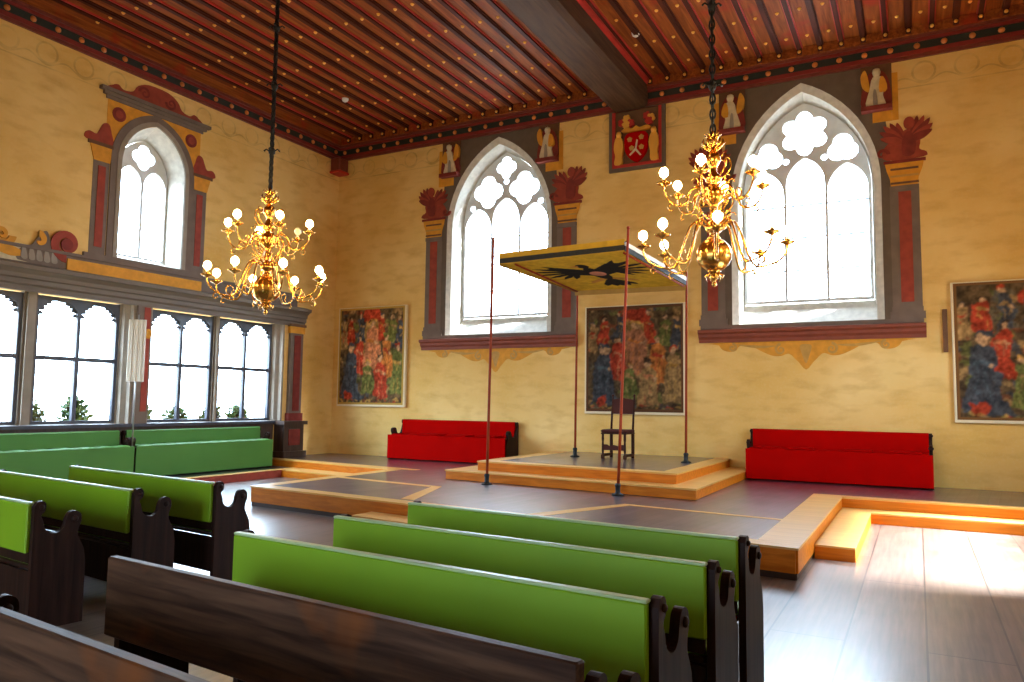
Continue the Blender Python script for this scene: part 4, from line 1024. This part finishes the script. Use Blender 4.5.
# ----------------------------------------------------------------------------- chandeliers
def chandelier(lab, X, d, zb, unlit):
    """origin at the centre of the big ball"""
    r = thing('chandelier', lab, 'chandelier', (X, -d, zb), 0, 'brass chandeliers')
    B = M['brass']
    b = MB()
    # gadrooned ball
    prof = [(.0, -.19), (.06, -.182), (.11, -.158), (.155, -.11), (.18, -.055), (.19, 0), (.18, .055), (.155, .11), (.11, .158), (.06, .182)]
    vs = []; seg = 48; n = len(prof)
    for R_, z in prof:
        for k in range(seg): a = 2 * PI * k / seg; q = R_ * (1 + .035 * abs(math.sin(a * 8))); vs.append((q * math.cos(a), q * math.sin(a), z))
    b.add(vs, [(i * seg + k, i * seg + (k + 1) % seg, (i + 1) * seg + (k + 1) % seg, (i + 1) * seg + k) for i in range(n - 1) for k in range(seg)], B, True)
    b.build('ball', r)
    b = MB(); b.lathe([(.0, -.36), (.018, -.355), (.03, -.33), (.02, -.31), (.012, -.30), (.03, -.285), (.055, -.25), (.03, -.225), (.02, -.21), (.07, -.195), (.075, -.175)], B, (0, 0, 0), 18)
    for k in range(6): a = k * PI / 3; b.tube([(.03 * math.cos(a), .03 * math.sin(a), -.20), (.10 * math.cos(a), .10 * math.sin(a), -.235), (.085 * math.cos(a), .085 * math.sin(a), -.29)], [.012, .012, .006], B, 6)
    b.build('pendant', r)
    b = MB(); b.lathe([(.06, .175), (.075, .19), (.05, .215), (.045, .25), (.085, .27), (.095, .31), (.085, .35), (.05, .375), (.04, .41), (.065, .44), (.05, .47), (.04, .52), (.055, .58), (.105, .62), (.12, .68), (.10, .74),
                       (.055, .78), (.045, .82), (.085, .84), (.09, .88), (.06, .92), (.04, .95), (.04, 1.0), (.065, 1.04), (.085, 1.08), (.08, 1.13), (.05, 1.17), (.02, 1.20), (.02, 1.27)], B, (0, 0, 0), 22); b.build('stem', r)
    b = MB()
    for k in range(10):
        a = 2 * PI * k / 10; c, s_ = math.cos(a), math.sin(a)
        b.tube([(.02 * c, .02 * s_, 1.25), (.07 * c, .07 * s_, 1.22), (.12 * c, .12 * s_, 1.27), (.11 * c, .11 * s_, 1.32)], [.014, .016, .016, .005], B, 6)
        b.tube([(.02 * c, .02 * s_, 1.28), (.06 * c, .06 * s_, 1.36), (.10 * c, .10 * s_, 1.38)], [.012, .014, .005], B, 6)
    b.lathe([(.02, 1.24), (.045, 1.28), (.05, 1.32), (.02, 1.38), (.015, 1.42)], B, (0, 0, 0), 12); b.build('leaf_crown', r)
    # chain to the ceiling
    b = MB(); z = 1.44; top = CT - zb - .05; k = 0
    while z < top - .05:
        b.torus((0, 0, z), .030, .011, M['chain'], k % 2, 10, 5, 1.9); z += .088; k += 1
    b.tube([(0, 0, 1.42), (0, 0, top)], .012, M['chain'], 6); b.lathe([(.02, top - .12), (.06, top - .06), (.075, top + .05)], M['chain'], (0, 0, 0), 12)
    b.build('chain', r)
    for zz in (1.95, 2.9, 3.75):
        if zz > top - .2: continue
        b = MB(); b.lathe([(.02, zz - .06), (.04, zz - .03), (.05, zz), (.04, zz + .03), (.02, zz + .06)], M['chain'], (0, 0, 0), 10)
        for q in range(4):
            a = q * PI / 2 + .5; c, s_ = math.cos(a), math.sin(a); b.tube([(.03 * c, .03 * s_, zz), (.08 * c, .08 * s_, zz + .03), (.11 * c, .11 * s_, zz)], [.012, .010, .014], M['chain'], 6)
        b.build('chain_ornament', r)
    idx = 0
    def arm(R_, zroot, zb_, a, nm):
        nonlocal idx
        c, s_ = math.cos(a), math.sin(a)
        pr = smooth_loop([(.06, zroot), (.16, zroot + .07), (.26, zroot + .02), (.36 * R_ / .78 + .05, zb_ - .30), (R_ * .72, zb_ - .33), (R_ * .90, zb_ - .27), (R_ * .99, zb_ - .17), (R_, zb_ - .10)], 4, False)
        b = MB(); b.tube([(q * c, q * s_, z) for q, z in pr], [.016 - .006 * i / len(pr) for i in range(len(pr))], B, 8)
        # curled leaves on the arm
        def curl(q0, z0, R2, ph, sg):
            P = []
            for i in range(12):
                t = i / 11; an = ph + sg * t * 4.6; rr = R2 * (1 - .75 * t); P.append(((q0 + rr * math.cos(an)) * c, (q0 + rr * math.cos(an)) * s_, z0 + rr * math.sin(an)))
            b.tube(P, [.011 - .006 * i / 11 for i in range(12)], B, 6)
        curl(R_ * .60, zb_ - .24, .085, -PI / 2, 1); curl(.22, zroot + .14, .07, -PI / 2, -1); curl(R_ * .84, zb_ - .36, .05, PI / 2, -1)
        o = b.build(nm, r)
        b = MB(); x, y = R_ * c, R_ * s_
        b.lathe([(.012, zb_ - .12), (.03, zb_ - .105), (.075, zb_ - .085), (.085, zb_ - .072), (.03, zb_ - .078), (.026, zb_ - .05), (.032, zb_ - .045)], B, (x, y, 0), 16); b.build('drip_pan', o)
        lit = idx not in unlit; idx += 1
        b = MB(); b.lathe([(.016, zb_ - .075), (.016, zb_ - .005), (.0, zb_ - .002)], M['candle'], (x, y, 0), 10); b.build('candle_sleeve', o)
        b = MB(); b.lathe([(.0, zb_ - .012), (.022, zb_ - .006), (.046, zb_ + .020), (.052, zb_ + .045), (.042, zb_ + .078), (.020, zb_ + .10), (.0, zb_ + .108)], M['bulb'] if lit else M['bulb_off'], (x, y, 0), 14); b.build('bulb', o)
    off = .28
    for k in range(8): arm(.78, .30, .20, 2 * PI * k / 8 + off, 'arm')
    for k in range(6): arm(.56, .70, .88, 2 * PI * k / 6 + off + .25, 'arm')
    # scroll brackets around the stem
    for k in range(6):
        a = 2 * PI * k / 6 + .5; c, s_ = math.cos(a), math.sin(a); b = MB()
        b.tube([(q * c, q * s_, z) for q, z in smooth_loop([(.06, .86), (.14, .92), (.20, 1.02), (.18, 1.12), (.13, 1.10), (.14, 1.04)], 4, False)], .009, B, 6)
        b.tube([(q * c, q * s_, z) for q, z in smooth_loop([(.08, .42), (.16, .50), (.22, .60), (.19, .70), (.14, .66), (.16, .60)], 4, False)], .009, B, 6); b.build('scroll_bracket', r)
    return r
chandelier('large brass candle chandelier at left, hanging before the left wall', 4.58, 6.55, 3.07, (9,))
chandelier('large brass candle chandelier at right, hanging before the right window', 10.51, 5.65, 3.22, ())

# ----------------------------------------------------------------------------- small things
r = thing('panel_stand', 'white ribbed panel on a slim steel pole between green wall benches', 'stand', (.44, -5.535, ZP), math.radians(40))
b = MB(); b.box((-.018, -.018, 0), (.018, .018, .03), M['iron'], ident, .004); b.build('base', r)
b = MB(); b.tube([(0, 0, .015), (0, 0, 1.72), (0, 0, 2.86)], .013, M['steel'], 10); b.build('pole', r)
b = MB()
for i in range(7):
    x = -.14 + i * .040; b.box((x, -.06 - .006 * (i % 2), 1.68), (x + .038, -.018, 2.77), M['white'], ident, .006)
b.build('ribbed_panel', r)
for nm, x, d in (('smoke_detector', 8.35, 2.0), ('smoke_detector', 1.91, 2.04)):
    b = MB(); b.lathe([(.0, -.075), (.03, -.07), (.06, -.05), (.07, -.02), (.075, .0)], M['pewter'], (0, 0, 0), 16)
    o = b.build(nm, None, (x, -d, CT - .0)); tag(o, 'small white detector on ceiling right of the big beam' if x > 5 else 'small white detector on ceiling near the left corner', 'detector')

# ----------------------------------------------------------------------------- light
w = bpy.data.worlds.new('daylight'); scene.world = w; w.use_nodes = True
bg = w.node_tree.nodes['Background']; bg.inputs[0].default_value = (.86, .93, 1.0, 1); bg.inputs[1].default_value = 31.0
wt = w.node_tree; wtc = N(wt, 'ShaderNodeTexCoord'); wsx = N(wt, 'ShaderNodeSeparateXYZ'); wt.links.new(wtc.outputs['Generated'], wsx.inputs[0])
wmr = N(wt, 'ShaderNodeMapRange'); wmr.inputs[1].default_value = -.12; wmr.inputs[2].default_value = .10; wt.links.new(wsx.outputs[2], wmr.inputs[0])
wt.links.new(mix_col(wt, wmr.outputs[0], (.22, .22, .20), (.68, .85, 1.0)), bg.inputs[0])
sun = bpy.data.lights.new('sun', 'SUN'); sun.energy = 230; sun.angle = math.radians(14); sun.color = (.92, .97, 1)  # sun added to shine through the added right-wall window onto the recess floor
so = bpy.data.objects.new('sun', sun); COL.objects.link(so); so.location = (24, -3, 14)
so.rotation_euler = Vector((-1, -.16, -1.05)).to_track_quat('-Z', 'Y').to_euler()
def portal(name, loc, rot, sx, sy):
    L = bpy.data.lights.new(name, 'AREA'); L.shape = 'RECTANGLE'; L.size = sx; L.size_y = sy; L.cycles.is_portal = True
    o = bpy.data.objects.new(name, L); COL.objects.link(o); o.location = loc; o.rotation_euler = rot
for W in (W1, W2): portal('window_daylight', (W['c'], .47, 5.25), (PI / 2, 0, PI), 2.3, 3.8) if False else portal('window_daylight', (W['c'], .47, 5.25), (-PI / 2, 0, 0), 2.3, 3.8)
for (u, z, a, c) in ((3.33, 2.16, 3.2, 2.3), (7.03, 2.16, 3.4, 2.3), (5.03, 5.3, 1.2, 2.4)): portal('window_daylight', (-.49, -u, z), (0, -PI / 2, 0), c, a)
portal('window_daylight', (RW + .32, -4.0, 2.75), (0, PI / 2, 0), 1.7, 3.6)  # portal of the added right-wall window
portal('window_daylight', (7.8, -DP - .32, 2.3), (PI / 2, 0, 0), 3.6, 2.2)  # portal of the added rear-wall window

# ----------------------------------------------------------------------------- camera
cam = bpy.data.cameras.new('camera'); co = bpy.data.objects.new('camera', cam); COL.objects.link(co)
yaw, pitch, roll, f = -.4939, .0816, .0130, 752.35
cam.sensor_width = 36; cam.lens = f * 36 / 1024; cam.clip_end = 200
fw = Vector((math.sin(yaw) * math.cos(pitch), math.cos(yaw) * math.cos(pitch), math.sin(pitch)))
rt = Vector((math.cos(yaw), -math.sin(yaw), 0)); up = rt.cross(fw)
r2 = rt * math.cos(roll) + up * math.sin(roll); u2 = -rt * math.sin(roll) + up * math.cos(roll)
co.matrix_world = Matrix(((r2.x, u2.x, -fw.x, 12.467), (r2.y, u2.y, -fw.y, -14.015), (r2.z, u2.z, -fw.z, 1.55), (0, 0, 0, 1)))
scene.camera = co
vs = scene.view_settings; vs.view_transform = 'Standard'; vs.look = 'None'; vs.gamma = 1; vs.exposure = -0.12; vs.use_curve_mapping = False
